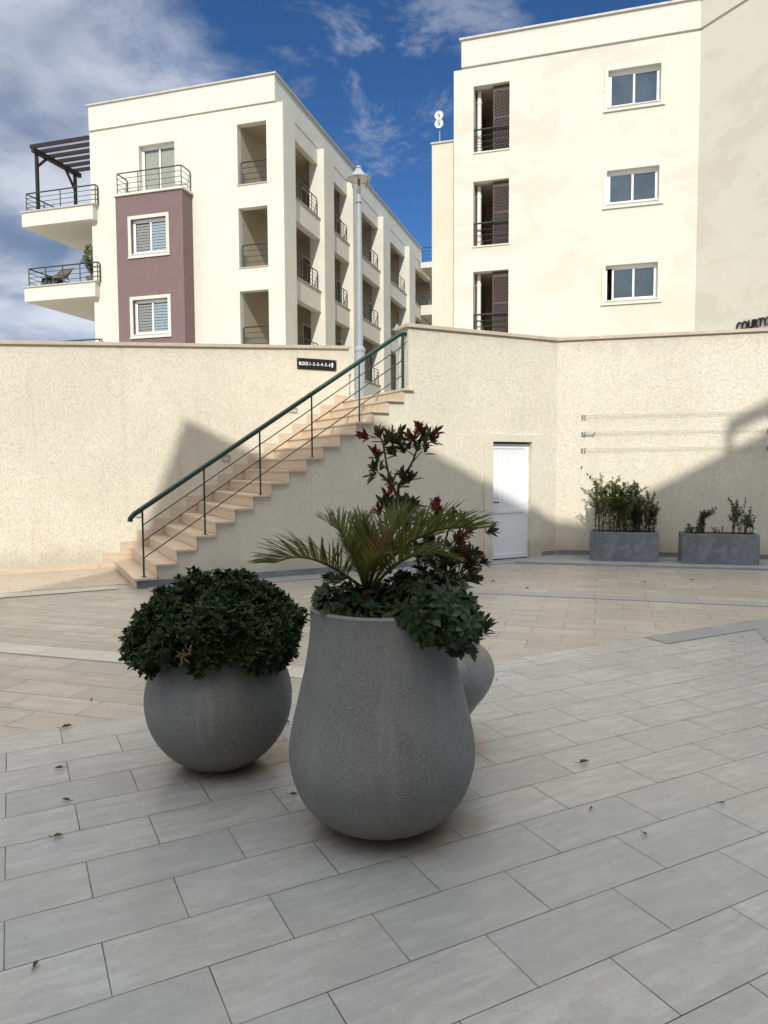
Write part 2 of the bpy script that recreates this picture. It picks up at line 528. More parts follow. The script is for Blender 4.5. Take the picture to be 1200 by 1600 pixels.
# ---------------------------------------------------------------- mesh builders
class MB:
    def __init__(self):
        self.v, self.f = [], []

    def add(self, vs, fs):
        o = len(self.v)
        self.v += [tuple(p) for p in vs]
        self.f += [tuple(i + o for i in f) for f in fs]
        return self

    def box(self, x0, x1, y0, y1, z0, z1):
        vs = [(x, y, z) for z in (z0, z1) for y in (y0, y1) for x in (x0, x1)]
        return self.add(vs, [(0, 2, 3, 1), (4, 5, 7, 6), (0, 1, 5, 4), (2, 6, 7, 3), (0, 4, 6, 2), (1, 3, 7, 5)])

    def panel(self, u0, u1, z0, z1, holes, w0, t, axis='x'):
        """slab with rectangular holes; axis x: u is x and depth is y, axis y: u is y and depth is x"""
        us = sorted({u0, u1} | {min(max(h[i], u0), u1) for h in holes for i in (0, 1)})
        zs = sorted({z0, z1} | {min(max(h[i], z0), z1) for h in holes for i in (2, 3)})
        nu, nz = len(us) - 1, len(zs) - 1

        def solid(i, j):
            if not (0 <= i < nu and 0 <= j < nz):
                return False
            u, z = (us[i] + us[i + 1]) / 2, (zs[j] + zs[j + 1]) / 2
            return not any(h[0] < u < h[1] and h[2] < z < h[3] for h in holes)

        def P(u, w, z):
            return (u, w, z) if axis == 'x' else (w, u, z)
        w1 = w0 + t
        for i in range(nu):
            for j in range(nz):
                if not solid(i, j):
                    continue
                a, b, c, d = us[i], us[i + 1], zs[j], zs[j + 1]
                for w in (w0, w1):
                    self.add([P(a, w, c), P(b, w, c), P(b, w, d), P(a, w, d)], [(0, 1, 2, 3)])
                if not solid(i - 1, j):
                    self.add([P(a, w0, c), P(a, w1, c), P(a, w1, d), P(a, w0, d)], [(0, 1, 2, 3)])
                if not solid(i + 1, j):
                    self.add([P(b, w0, c), P(b, w1, c), P(b, w1, d), P(b, w0, d)], [(0, 1, 2, 3)])
                if not solid(i, j - 1):
                    self.add([P(a, w0, c), P(b, w0, c), P(b, w1, c), P(a, w1, c)], [(0, 1, 2, 3)])
                if not solid(i, j + 1):
                    self.add([P(a, w0, d), P(b, w0, d), P(b, w1, d), P(a, w1, d)], [(0, 1, 2, 3)])
        return self

    def prism(self, poly, z0, z1):
        n = len(poly)
        vs = [(p[0], p[1], z0) for p in poly] + [(p[0], p[1], z1) for p in poly]
        return self.add(vs, [tuple(range(n - 1, -1, -1)), tuple(range(n, 2 * n))] + [(i, (i + 1) % n, n + (i + 1) % n, n + i) for i in range(n)])

    def slabxz(self, poly, y0, y1):
        n = len(poly)
        vs = [(p[0], y0, p[1]) for p in poly] + [(p[0], y1, p[1]) for p in poly]
        return self.add(vs, [tuple(range(n)), tuple(range(2 * n - 1, n - 1, -1))] + [(i, n + i, n + (i + 1) % n, (i + 1) % n) for i in range(n)])

    def tube(self, pts, r, n=8, caps=True):
        pts = [Vector(p) for p in pts]
        m = len(pts)
        rs = r if isinstance(r, (list, tuple)) else [r] * m
        ring, up = [], None
        for i, p in enumerate(pts):
            if i == 0:
                t = pts[1] - p
            elif i == m - 1:
                t = p - pts[i - 1]
            else:
                t = (pts[i + 1] - p).normalized() + (p - pts[i - 1]).normalized()
            t.normalize()
            if up is None:
                up = Vector((0, 0, 1)) if abs(t.z) < 0.9 else Vector((1, 0, 0))
            a = t.cross(up)
            if a.length < 1e-5:
                a = t.cross(Vector((0.3, 1, 0.2)))
            a.normalize()
            b = a.cross(t).normalized()
            up = b
            k = 1.0
            ring.append([p + (a * math.cos(2 * math.pi * j / n) + b * math.sin(2 * math.pi * j / n)) * rs[i] * k for j in range(n)])
        vs = [q for rr in ring for q in rr]
        fs = [(i * n + j, i * n + (j + 1) % n, (i + 1) * n + (j + 1) % n, (i + 1) * n + j) for i in range(m - 1) for j in range(n)]
        if caps:
            fs += [tuple(range(n - 1, -1, -1)), tuple(range((m - 1) * n, m * n))]
        return self.add(vs, fs)

    def lathe(self, prof, cx=0, cy=0, n=64, close=True):
        vs, fs = [], []
        for r, z in prof:
            vs += [(cx + r * math.cos(2 * math.pi * j / n), cy + r * math.sin(2 * math.pi * j / n), z) for j in range(n)]
        for i in range(len(prof) - 1):
            fs += [(i * n + j, i * n + (j + 1) % n, (i + 1) * n + (j + 1) % n, (i + 1) * n + j) for j in range(n)]
        if close:
            fs += [tuple(range(n - 1, -1, -1)), tuple(range((len(prof) - 1) * n, len(prof) * n))]
        return self.add(vs, fs)

    def beam(self, a, b, w, h):
        """rectangular bar from a to b, h measured along z-ish"""
        a, b = Vector(a), Vector(b)
        t = (b - a).normalized()
        s = t.cross(Vector((0, 0, 1)))
        if s.length < 1e-4:
            s = Vector((1, 0, 0))
        s.normalize()
        u = s.cross(t).normalized()
        vs = [p + s * (i * w / 2) + u * (j * h / 2) for p in (a, b) for i, j in ((-1, -1), (1, -1), (1, 1), (-1, 1))]
        return self.add(vs, [(3, 2, 1, 0), (4, 5, 6, 7), (0, 1, 5, 4), (1, 2, 6, 5), (2, 3, 7, 6), (3, 0, 4, 7)])


OFF, FRM = {}, {}


def mesh(name, mb, mat, off=Vector((0, 0, 0)), smooth=False, bevel=0.0, weld=False, recalc=True):
    me = bpy.data.meshes.new(name)
    vs = [(p[0] - off.x, p[1] - off.y, p[2] - off.z) for p in mb.v]
    me.from_pydata(vs, [], mb.f)
    if recalc or bevel:
        bm = bmesh.new()
        bm.from_mesh(me)
        if weld or bevel:
            bmesh.ops.remove_doubles(bm, verts=bm.verts, dist=0.0004)
        bmesh.ops.recalc_face_normals(bm, faces=bm.faces)
        if bevel:
            es = [e for e in bm.edges if len(e.link_faces) == 2 and e.calc_face_angle(0) > 0.6]
            bmesh.ops.bevel(bm, geom=es, offset=bevel, segments=2, affect='EDGES', profile=0.5)
        bm.to_mesh(me)
        bm.free()
    me.materials.append(M[mat] if isinstance(mat, str) else mat)
    if smooth:
        me.polygons.foreach_set('use_smooth', [True] * len(me.polygons))
        me.set_sharp_from_angle(angle=R(42))
    me.update()
    return me


def tag(o, label, cat, group=None, kind=None):
    if label:
        o['label'] = label
    if cat:
        o['category'] = cat
    if group:
        o['group'] = group
    if kind:
        o['kind'] = kind
    return o


def root(name, loc, frame, label, cat, group=None):
    o = bpy.data.objects.new(name, None)
    o.empty_display_size = 0.2
    COL.objects.link(o)
    loc = Vector(loc)
    o.matrix_world = frame @ Matrix.Translation(loc)
    OFF[o.name], FRM[o.name] = loc, frame
    return tag(o, label, cat, group)


def part(name, mb, mat, parent, **k):
    off = OFF[parent.name]
    o = bpy.data.objects.new(name, mesh(name, mb, mat, off, **k))
    COL.objects.link(o)
    o.parent = parent
    OFF[o.name] = off
    return o


def top(name, mb, mat, loc, frame, label=None, cat=None, group=None, kind=None, **k):
    loc = Vector(loc)
    o = bpy.data.objects.new(name, mesh(name, mb, mat, loc, **k))
    COL.objects.link(o)
    o.matrix_world = frame @ Matrix.Translation(loc)
    OFF[o.name] = loc
    return tag(o, label, cat, group, kind)


def arc2(p, q, r_, rr=0.08, n=4):
    """points rounding the corner q between p and r_"""
    p, q, r_ = Vector(p), Vector(q), Vector(r_)
    a, b = q + (p - q).normalized() * rr, q + (r_ - q).normalized() * rr
    return [tuple(a * (1 - t) ** 2 + q * (2 * t * (1 - t)) + b * t ** 2) for t in [i / n for i in range(n + 1)]]


def railing(pts, z0, z1, nposts, r=0.022, bars=3, drop=(True, True)):
    """tubular balcony rail along plan points pts (x,y); curved ends going down to the slab"""
    mb = MB()
    P = [Vector((x, y, z1)) for x, y in pts]
    path = []
    if drop[0]:
        path += [(P[0].x, P[0].y, z0)]
        path += arc2((P[0].x, P[0].y, z0), P[0], P[1], 0.10)
    else:
        path += [tuple(P[0])]
    for i in range(1, len(P) - 1):
        path += arc2(P[i - 1], P[i], P[i + 1], 0.07)
    if drop[1]:
        path += arc2(P[-2], P[-1], (P[-1].x, P[-1].y, z0), 0.10)
        path += [(P[-1].x, P[-1].y, z0)]
    else:
        path += [tuple(P[-1])]
    mb.tube(path, r, 8)
    for i in range(len(P) - 1):
        a, b = P[i], P[i + 1]
        for k in range(1, bars + 1):
            z = z0 + (z1 - z0) * k / (bars + 1)
            mb.tube([(a.x, a.y, z), (b.x, b.y, z)], r * 0.42, 6)
        for k in range(1, nposts[i] + 1):
            q = a.lerp(b, k / (nposts[i] + 1))
            mb.tube([(q.x, q.y, z0), (q.x, q.y, z1)], r * 0.8, 6)
        if i:
            mb.tube([(a.x, a.y, z0), (a.x, a.y, z1 - 0.02)], r * 0.8, 6)
    return mb


# ================================================================ GROUND
def tile_sheet(name, poly_world, mat, z, ang, origin, kind='structure'):
    """flat paving sheet, its object space aligned with the tile courses"""
    f = Matrix.Translation(Vector((origin[0], origin[1], 0))) @ Matrix.Rotation(ang, 4, 'Z')
    fi = f.inverted()
    loc = [fi @ Vector((x, y, z)) for x, y in poly_world]
    mb = MB().add([tuple(p) for p in loc], [tuple(range(len(loc)))])
    o = top(name, mb, mat, (0, 0, 0), f, kind=kind, recalc=False)
    o['label'] = {'plaza_ground': 'beige plank paving of the plaza', 'grey_paving': 'pale grey tiled paving in the foreground',
                  'light_band': 'pale tile band across the beige paving', 'grey_band': 'grey tile band across the beige paving',
                  'dark_paving': 'dark grey tiled paving along the edge of the pale tiles',
                  'stair_paving': 'square beige tiles at the foot of the stairs', 'paving_border': 'pale tile border by the stairs'}.get(name, name.replace('_', ' '))
    return o


def wp(frame, x, y):
    p = frame @ Vector((x, y, 0))
    return (p.x, p.y)


def lnp(th, o=(0, 0)):
    c, s = math.cos(th), math.sin(th)
    return lambda l, n: (l * c - n * s, l * s + n * c)


GA = R(27.3)
G = lnp(GA)
tile_sheet('plaza_ground', [(-60, -60), (60, -60), (60, 60), (-60, 60)], 'tile_beige', 0.0, -B_ANG, lnp(-B_ANG)(-3.835 + TW / 2, 4.39))
gorg = G(1.68 - TW / 2, 1.954)
edge = 1.954 + 10 * TH
tile_sheet('grey_paving', [G(-40, -45), G(45, -45), G(45, edge), G(-40, edge)], 'tile_grey', 0.004, GA, gorg)
# dark border: last course on the right, and everything beyond the pale corner
pc = Vector((3.555, 7.0))
sdir = Vector((-math.sin(B_ANG), -math.cos(B_ANG)))
far = pc + sdir * 9
l0 = 1.68 + TW * 6
dark = [G(l0 + 0.35, edge), G(45, edge), (45, -2), (far.x, far.y), (pc.x, pc.y)]
lp = pc.x * math.cos(GA) + pc.y * math.sin(GA)
dark = [G(l0, edge - TH + .003), (G(lp, edge - TH + .003)), (G(lp, edge - TH)[0] + sdir.x * 9, G(lp, edge - TH)[1] + sdir.y * 9), (30, -4), G(40, edge), G(l0, edge)]
tile_sheet('dark_paving', dark, 'tile_dark', 0.008, GA, gorg)
BN = lnp(-B_ANG)
tile_sheet('light_band', [BN(-9, 4.98), BN(-2.0, 4.98), BN(-2.0, 5.26), BN(-9, 5.26)], 'tile_band_light', 0.004, -B_ANG, BN(-3.2, 4.0))
tile_sheet('grey_band', [BN(-3.6, 8.965), BN(9, 8.965), BN(9, 9.235), BN(-3.6, 9.235)], 'tile_band_grey', 0.004, -B_ANG, BN(-0.35, 8.0))
tile_sheet('stair_paving', [wp(FW, -11, 0.45), wp(FW, -5.76, 0.45), wp(FW, -5.76, 2.28), wp(FW, -11, 2.28)], 'tile_square', 0.004, W_ANG, wp(FW, -6.1, 2.20))
tile_sheet('paving_border', [wp(FW, -11, 0.06), wp(FW, -5.95, 0.06), wp(FW, -5.95, 0.40), wp(FW, -11, 0.40)], 'tile_band_light', 0.008, W_ANG, wp(FW, -6.1, -1))
s = MB().box(-5.6, 1.353, -0.39, 0.0, -0.05, 0.012)
tag(top('wall_edging', s, 'strip_grey', (0, 0, 0), FW, kind='structure', bevel=0.003), 'grey stone edging along the stair wall', None)
s = MB().prism([(-0.62, -1.12), (9, -1.12), (9, 0), (0, 0), (-0.35, -0.30)], -0.05, 0.035)
tag(top('planter_edging', s, 'strip_grey', (0, 0, 0), FR, kind='structure', bevel=0.004), 'low grey stone kerb under the box planters', None)
ter = MB()
ter.add([(-60, 2.6, TZ), (-1.6, 2.6, TZ), (-1.6, 0.2, TZ), (1.2, 0.2, TZ), (20, -8.0, TZ), (60, 60, TZ), (-60, 60, TZ)], [(0, 1, 2, 3, 4, 5, 6)])
tag(top('terrace_ground', ter, 'terrace', (0, 0, 0), FW, kind='structure', recalc=False), 'upper terrace behind the retaining walls', None)

# ================================================================ RETAINING WALLS AND STAIRS
# left wall (sloping top)
rt = root('retaining_wall', (-5, 2.28, 0), FW, 'rough cream plaster wall behind the stairs with the black block sign', 'wall', 'cream retaining walls round the plaza')
zt = lambda s_: 3.43 + 0.0558 * (s_ + 7.24)
part('wall_face', MB().slabxz([(-14, 0), (-1.585, 0), (-1.585, zt(-1.585)), (-14, zt(-14))], 2.28, 2.62), 'plaster_wall', rt)
part('coping', MB().slabxz([(-14, zt(-14) + .001), (-1.55, zt(-1.55) + .001), (-1.55, zt(-1.55) + .055), (-14, zt(-14) + .055)], 2.235, 2.66), 'coping', rt, bevel=0.004)
part('skirting', MB().box(-14, -5.97, 2.268, 2.281, 0, 0.085), 'marble', rt)

rt = root('retaining_wall', (0, 0.1, 0), FW, 'rough cream plaster wall with the white door', 'wall', 'cream retaining walls round the plaza')
dw = MB().panel(-1.6, 1.353, 0, 3.75, [(-0.011, 0.80, -1, 2.0)], 0.0, 0.33)
part('wall_face', dw, 'plaster_wall', rt)
part('coping', MB().prism([(-1.645, -0.045), (1.34, -0.045), (1.36, 0.37), (-1.645, 0.37)], 3.751, 3.806), 'coping', rt, bevel=0.004)
sur = MB().panel(-0.178, 1.022, 0, 2.13, [(-0.012, 0.801, -1, 2.001)], -0.035, 0.036)
part('door_surround', sur, 'plaster_wall', rt, bevel=0.006)
part('skirting', MB().box(-1.6, -0.178, -0.012, 0.001, 0.012, 0.10).box(1.022, 1.34, -0.012, 0.001, 0.012, 0.10), 'skirt_grey', rt)
d = MB().panel(-0.011, 0.80, 0.02, 1.97, [(0.045, 0.70, 0.10, 0.80), (0.045, 0.70, 0.86, 1.89)], 0.07, 0.05)
for k in range(6):
    x = 0.045 + k * 0.655 / 6
    d.box(x + .002, x + 0.655 / 6 - .002, 0.083, 0.115, 0.86, 1.89)
d.box(0.045, 0.70, 0.085, 0.115, 0.10, 0.80)
door = part('door', d, 'white_door', rt)
part('door_handle', MB().box(0.008, 0.04, 0.045, 0.07, 0.93, 1.03).tube([(0.024, 0.05, 0.985), (0.024, 0.02, 0.985), (0.15, 0.02, 0.982)], 0.010, 8).box(0.012, 0.032, 0.055, 0.07, 0.855, 0.885), 'black', door)
h_ = MB()
for z in (0.28, 1.0, 1.72):
    h_.tube([(0.772, 0.06, z - .05), (0.772, 0.06, z + .05)], 0.012, 8)
part('hinge', h_, 'white_frame', door)
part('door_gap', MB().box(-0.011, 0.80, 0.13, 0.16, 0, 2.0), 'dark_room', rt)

rt = root('retaining_wall', (3, 0.1, 0), FR, 'rough cream plaster wall with the wires and box planters', 'wall', 'cream retaining walls round the plaza')
part('wall_face', MB().box(0, 14, 0, 0.33, 0, 3.75), 'plaster_wall', rt)
part('coping', MB().prism([(0.012, -0.045), (14, -0.045), (14, 0.37), (0.01, 0.37)], 3.751, 3.806), 'coping', rt, bevel=0.004)
part('skirting', MB().box(0.02, 14, -0.012, 0.001, 0.035, 0.115), 'skirt_grey', rt)

# stairs
rt = root('staircase', (-3.7, 1.1, 0), FW, 'peach marble stairs climbing right along the cream wall', 'stairs')
NX, NZ, TR, RI = -5.755, 0.137, 0.2686, 0.1776
for k in range(16):
    x, z = NX + TR * k, NZ + RI * k
    zb = z - RI if k else 0.0
    sb = MB()
    sb.box(x, x + TR + 0.022 if k < 15 else -1.53, -0.055, 2.262, z - 0.03, z)
    sb.box(x + 0.018, x + 0.04, -0.018, 2.262, zb + (0.001 if k else 0.0), z - 0.0305)
    part('step', sb, 'marble', rt, bevel=0.003)
poly = [(NX + 0.0405, 0)]
for k in range(16):
    x, z = NX + TR * k + 0.0405, NZ + RI * k - 0.031
    poly += [(x, z), (NX + TR * (k + 1) + 0.0405 if k < 15 else -1.601, z)]
poly += [(-1.601, 0)]
part('side_wall', MB().slabxz(poly, 0.0, 0.25), 'plaster_wall', rt)
part('base_skirting', MB().box(NX + 0.045, -1.6, -0.012, -0.0005, 0.012, 0.10), 'skirt_grey', rt)
sk = MB()
for k in range(16):
    x, z = NX + TR * k, NZ + RI * k
    sk.box(x - 0.16, x + TR - 0.161, 2.263, 2.279, z - RI if k else 0.0, z + 0.10)
part('wall_skirting', sk, 'marble', rt)

rl = root('stair_railing', (-3.7, 0.08, 0), FW, 'green tubular handrail with three bars up the stairs', 'handrail')
hy = 0.07
hr = [(-5.775, hy, 0.885), (-5.768, hy, 0.93), (-5.72, hy, 0.985), (-5.60, hy, 1.065)]
hr += [(-5.60 + (3.86) * t, hy, 1.065 + (3.628 - 1.065) * t) for t in (0.25, 0.5, 0.75, 0.97)] + [(-1.70, hy, 3.652), (-1.55, hy, 3.655)]
part('handrail', MB().tube(hr, 0.034, 12), 'rail_green', rl, smooth=True)
for s_, z0 in ((-5.615, 0.137), (-4.788, 0.670), (-3.986, 1.203), (-3.19, 1.735), (-2.415, 2.268), (-1.665, 2.801)):
    zz = 1.065 + (s_ + 5.60) * (3.628 - 1.065) / 3.86
    part('post', MB().tube([(s_, hy, z0), (s_, hy, min(zz, 3.64))], 0.013 if s_ < -1.7 else 0.024, 8).lathe([(0.035, z0), (0.035, z0 + .008)], s_, hy, 12), 'rail_green', rl, smooth=True)
for dz in (0.223, 0.435, 0.665):
    a = (-5.612, hy, 1.065 - 0.012 * 0.66 - dz)
    b = (-1.67, hy, 1.065 + 3.93 * 0.664 - dz + 0.01)
    part('bar', MB().tube([a, b], 0.0085, 6), 'rail_green', rl, smooth=True)
part('bracket', MB().tube([(-1.665, hy, 3.45), (-1.58, hy, 3.58), (-1.57, hy, 3.64)], 0.008, 6), 'rail_green', rl)

# recessed step lights on the left wall
for (x0, x1, z0, z1), lab in (((-5.398, -5.28, 0.80, 0.875), 'lowest of the recessed step lights beside the foot of the stairs'),
                              ((-3.972, -3.82, 1.706, 1.806), 'middle recessed step light on the shaded part of the stair wall'),
                              ((-2.748, -2.605, 2.56, 2.64), 'highest recessed step light on the stair wall below the sign')):
    r_ = root('step_light', ((x0 + x1) / 2, 2.28, z0), FW, lab, 'wall light', 'recessed step lights')
    part('light_frame', MB().panel(x0, x1, z0, z1, [(x0 + .012, x1 - .012, z0 + .012, z1 - .012)], 2.258, 0.021), 'steel_grey', r_)
    part('light_lens', MB().box(x0 + .012, x1 - .012, 2.268, 2.279, z0 + .012, z1 - .012), 'lampglass', r_)


def text_mesh(txt, size, bold=0.0, ext=0.004):
    cu = bpy.data.curves.new('lettering', 'FONT')
    cu.body = txt
    cu.size = size
    cu.extrude = ext
    cu.offset = bold
    cu.align_x, cu.align_y = 'CENTER', 'CENTER'
    o = bpy.data.objects.new('lettering_tmp', cu)
    COL.objects.link(o)
    dg = bpy.context.evaluated_depsgraph_get()
    me = bpy.data.meshes.new_from_object(o.evaluated_get(dg))
    bpy.data.objects.remove(o)
    mb = MB()
    mb.add([(v.co.x, -v.co.z, v.co.y) for v in me.vertices], [tuple(p.vertices) for p in me.polygons])
    return mb


def shifted(mb, dx, dy, dz, sx=1, sz=1):
    mb.v = [(p[0] * sx + dx, p[1] + dy, p[2] * sz + dz) for p in mb.v]
    return mb


sg = root('block_sign', (-2.22, 2.28, 3.33), FW, 'black sign reading BLOCK 1 to 6 with an arrow on the cream wall', 'sign')
part('sign_plate', MB().box(-2.595, -1.841, 2.262, 2.279, 3.331, 3.526), 'black', sg, bevel=0.003)
t_ = shifted(text_mesh('BLOCK 1 - 2 - 3 - 4 - 5 - 6', 0.082, 0.0016), 0, 0, 0)
xs = [p[0] for p in t_.v]
zs = [p[2] for p in t_.v]
kx = 0.60 / (max(xs) - min(xs))
part('sign_lettering', shifted(t_, -2.262 - kx * (max(xs) + min(xs)) / 2, 2.259, 3.432 - (max(zs) + min(zs)) / 2, kx), 'sign_white', sg, recalc=False)
ax = -1.925
part('sign_arrow', MB().slabxz([(ax - .011, 3.388), (ax + .011, 3.388), (ax + .011, 3.438), (ax + .028, 3.438), (ax, 3.482), (ax - .028, 3.438), (ax - .011, 3.438)], 2.257, 2.2615), 'sign_white', sg)
for x, z in ((-2.575, 3.507), (-2.575, 3.35), (-1.861, 3.507), (-1.861, 3.35)):
    part('screw', MB().add([(x + .008 * math.cos(a_ * math.pi / 4), 2.2595, z + .008 * math.sin(a_ * math.pi / 4)) for a_ in range(8)] + [(x, 2.256, z)], [(i, (i + 1) % 8, 8) for i in range(8)]), 'steel_grey', sg)

# wall wires
for z, lab, brk in ((3.77 - 1.335, 'topmost pair of thin plant wires stretched on the right wall', 0.0),
                    (3.77 - 1.622, 'middle pair of thin plant wires stretched on the right wall', 0.20),
                    (3.77 - 1.905, 'lowest pair of thin plant wires stretched on the right wall', 0.0)):
    wr = root('trellis_wire', (1.9, -0.03, z), FR, lab, 'wire', 'plant wires on the right wall')
    for dz in (-0.021, 0.021):
        part('wire', MB().tube([(0.47, -0.035, z + dz), (3.36, -0.035, z + dz * 0.8 + 0.01)], 0.0022, 5), 'wire', wr)
    for x0 in (0.435, 3.36):
        bk = MB()
        for xx, dz in ((0, .026), (0, -.026), (0.045, .026), (0.045, -.026)):
            bk.tube([(x0 + xx, -0.055, z + dz), (x0 + xx, 0.0, z + dz)], 0.010, 6)
        bk.box(x0 - .004, x0 + .012, -0.045, -0.001, z - .03, z + .03)
        if brk and x0 < 1:
            bk.box(x0, x0 + brk, -0.04, -0.026, z - .028, z - .016)
            bk.tube([(x0 + brk, -0.05, z + .026), (x0 + brk, -0.03, z - .03)], 0.008, 6)
        part('bracket', bk, 'steel_dark', wr)
top('wall_hook', MB().tube([(0.433, 0.0, 1.575), (0.433, -0.05, 1.57), (0.433, -0.055, 1.595)], 0.010, 6), 'steel_dark', (0.433, 0, 1.57), FR, 'small dark hook on the wall below the plant wires', 'hook')


# ================================================================ BUILDINGS
def surround_window(parent, x0, x1, z0, z1, yf, fw=0.12, glass='glass', kind='plain', depth=0.2, sill=True, wall='facade', open_left=False):
    """window in a hole x0..x1, z0..z1 of a wall whose face is at yf (frame B)"""
    yg = yf + depth
    wf = MB().panel(x0 + .001, x1 - .001, z0 + .001, z1 - .001, [(x0 + .05, x1 - .05, z0 + .05, z1 - .06)], yg, 0.07)
    mid = (x0 + x1) / 2
    if open_left:
        # left sash slid to the right: a dark gap by the jamb
        a0, a1 = x0 + 0.20, mid + 0.10
        b0, b1 = mid - 0.02, x1 - 0.05
    else:
        a0, a1 = x0 + 0.05, mid + 0.03
        b0, b1 = mid - 0.03, x1 - 0.05
    wf.panel(a0, a1, z0 + .05, z1 - .06, [(a0 + .055, a1 - .06, z0 + .11, z1 - .115)], yg + .008, 0.022)
    wf.panel(b0, b1, z0 + .05, z1 - .06, [(b0 + .06, b1 - .055, z0 + .11, z1 - .115)], yg + .034, 0.022)
    w = part('window', wf, 'white_frame', parent)
    for i, (p0, p1, yy) in enumerate(((a0 + .05, a1 - .05, yg + .018), (b0 + .05, b1 - .05, yg + .044))):
        if glass == 'glass_clear':
            part('pane', MB().add([(p0, yy, z0 + .10), (p1, yy, z0 + .10), (p1, yy, z1 - .11), (p0, yy, z1 - .11)], [(0, 1, 2, 3)]), glass, w)
        else:
            part('pane', MB().box(p0, p1, yy, yy + .006, z0 + .10, z1 - .11), glass, w)
    if fw:
        part('surround', MB().panel(x0 - fw, x1 + fw, z0 - fw, z1 + fw, [(x0, x1, z0, z1)], yf - 0.035, 0.036), wall, w, bevel=0.004)
        if sill:
            part('sill', MB().box(x0 - .02, x1 + .02, yf - 0.06, yg - .001, z0 - 0.032, z0 + 0.0005).box(x0 - fw - .03, x1 + fw + .03, yf - 0.055, yf - 0.036, z0 - fw - .03, z0 - fw + .004), wall, w)
    if kind == 'blind':
        for (p0, p1, m_) in ((a0 + .05, a1 - .05, 'blind'), (b0 + .05, b1 - .05, 'blind_cool')):
            bl = MB()
            n = 10
            for k in range(n):
                za = z0 + .11 + (z1 - z0 - .23) * k / n
                zb = z0 + .11 + (z1 - z0 - .23) * (k + 0.80) / n
                bl.box(p0, p1, yg + .065, yg + .073, za, zb)
            part('blind', bl, m_, w)
    if kind == 'curtain':
        for (p0, p1) in ((a0 + .05, a1 - .05), (b0 + .05, b1 - .05)):
            vs, fs = [], []
            n = 60
            for i in range(n + 1):
                x = p0 + (p1 - p0) * i / n
                y = yg + .075 + 0.015 * math.sin(i * 1.25) + 0.006 * math.sin(i * 0.53)
                vs += [(x, y, z0 + .05), (x, y, z1 - .1)]
            fs = [(2 * i, 2 * i + 2, 2 * i + 3, 2 * i + 1) for i in range(n)]
            part('curtain', MB().add(vs, fs), 'curtain', w, smooth=True, recalc=False)
    if kind != 'plain' or glass == 'glass_clear' or open_left:
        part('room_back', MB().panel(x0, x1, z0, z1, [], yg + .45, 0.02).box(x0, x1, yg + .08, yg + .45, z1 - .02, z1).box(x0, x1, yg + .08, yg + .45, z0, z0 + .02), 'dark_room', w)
    return w


FL = (5.95, 8.99, 12.0)            # floor levels seen
# ---------- left building
lb = root('apartment_building', (-15.5, 25, TZ), FB, 'cream apartment block with a mauve bay and rows of side balconies', 'building', 'cream apartment blocks')
XL, XR, YB, YP = -19.64, -11.285, 56.0, 47.6
holes = [(-13.14, -11.95, 12.10, 14.29), (-13.14, -11.95, 9.07, 11.25), (-13.14, -11.95, 6.03, 8.20), (-13.14, -11.95, 2.9, 5.15),
         (-17.38, -15.80, 12.03, 14.05)]
wl = MB().panel(XL, XR, TZ, 14.86, holes, 25.0, 0.3)
wl.box(XL, XL + .3, 25.3, YB, TZ, 14.86)
part('front_wall', wl, 'facade', lb)
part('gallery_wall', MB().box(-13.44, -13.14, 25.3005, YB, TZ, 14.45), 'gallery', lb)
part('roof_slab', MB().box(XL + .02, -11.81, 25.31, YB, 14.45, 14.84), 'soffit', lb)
part('parapet', MB().box(XL + .01, -11.57, 24.965, 25.25, 14.92, 15.85).box(XL + .04, -11.60, 25.035, 25.25, 14.86, 14.92)
     .box(-11.85, -11.57, 25.251, YP, 14.93, 15.85).box(-11.85, -11.605, 25.251, YP, 14.861, 14.93).box(XL + .01, XL + .3, 25.251, YP, 14.861, 15.85), 'facade', lb)
part('roof_coping', MB().box(XL - .06, -11.50, 24.90, 25.30, 15.851, 15.905).box(-11.92, -11.50, 25.301, YP, 15.851, 15.905).box(XL - .06, XL + .36, 25.301, YP, 15.851, 15.905), 'coping_grey', lb)
piers = [(25.3, 26.1), (29.08, 30.25), (32.77, 33.9), (37.69, 39.0), (43.17, 44.6)]
for i, (a, b) in enumerate(piers):
    part('pier', MB().box(-11.95, XR, a + (0.0005 if not i else 0), b, TZ, 14.86), 'facade', lb)
bays = [(26.1, 29.08), (30.25, 32.77), (33.9, 37.69), (39.0, 43.17), (44.6, YB)]
for (a, b) in bays:
    part('roof_beam', MB().box(-11.8, -11.575, a, b, 14.25, 14.8605), 'facade', lb)
    for z in FL:
        bal = part('balcony', MB().box(-11.8, -11.48, a, b, z - 0.85, z - .03), 'facade', lb)
        part('coping', MB().box(-11.85, -11.44, a, b, z - .03, z + 0.012), 'coping', bal)
        part('railing', railing([(-11.58, a + 0.05), (-11.58, b - 0.10)], z + .012, z + 0.82, [4], 0.022, 4, (False, True)), 'rail_dark', bal)
for z in FL:
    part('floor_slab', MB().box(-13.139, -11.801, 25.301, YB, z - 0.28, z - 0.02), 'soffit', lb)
for z0, z1 in ((12.10, 12.95), (9.07, 9.92), (6.03, 6.88)):
    part('loggia_railing', railing([(-13.06, 25.12), (-11.98, 25.12)], z0, z1, [0], 0.028, 3, (True, False)).tube([(-13.06, 25.12, z0), (-13.06, 25.12, z1 - .1)], 0.02, 6), 'rail_dark', lb)
    part('sill', MB().box(-13.16, -11.93, 24.965, 25.30, z0 - .035, z0 + 0.002), 'coping', lb)
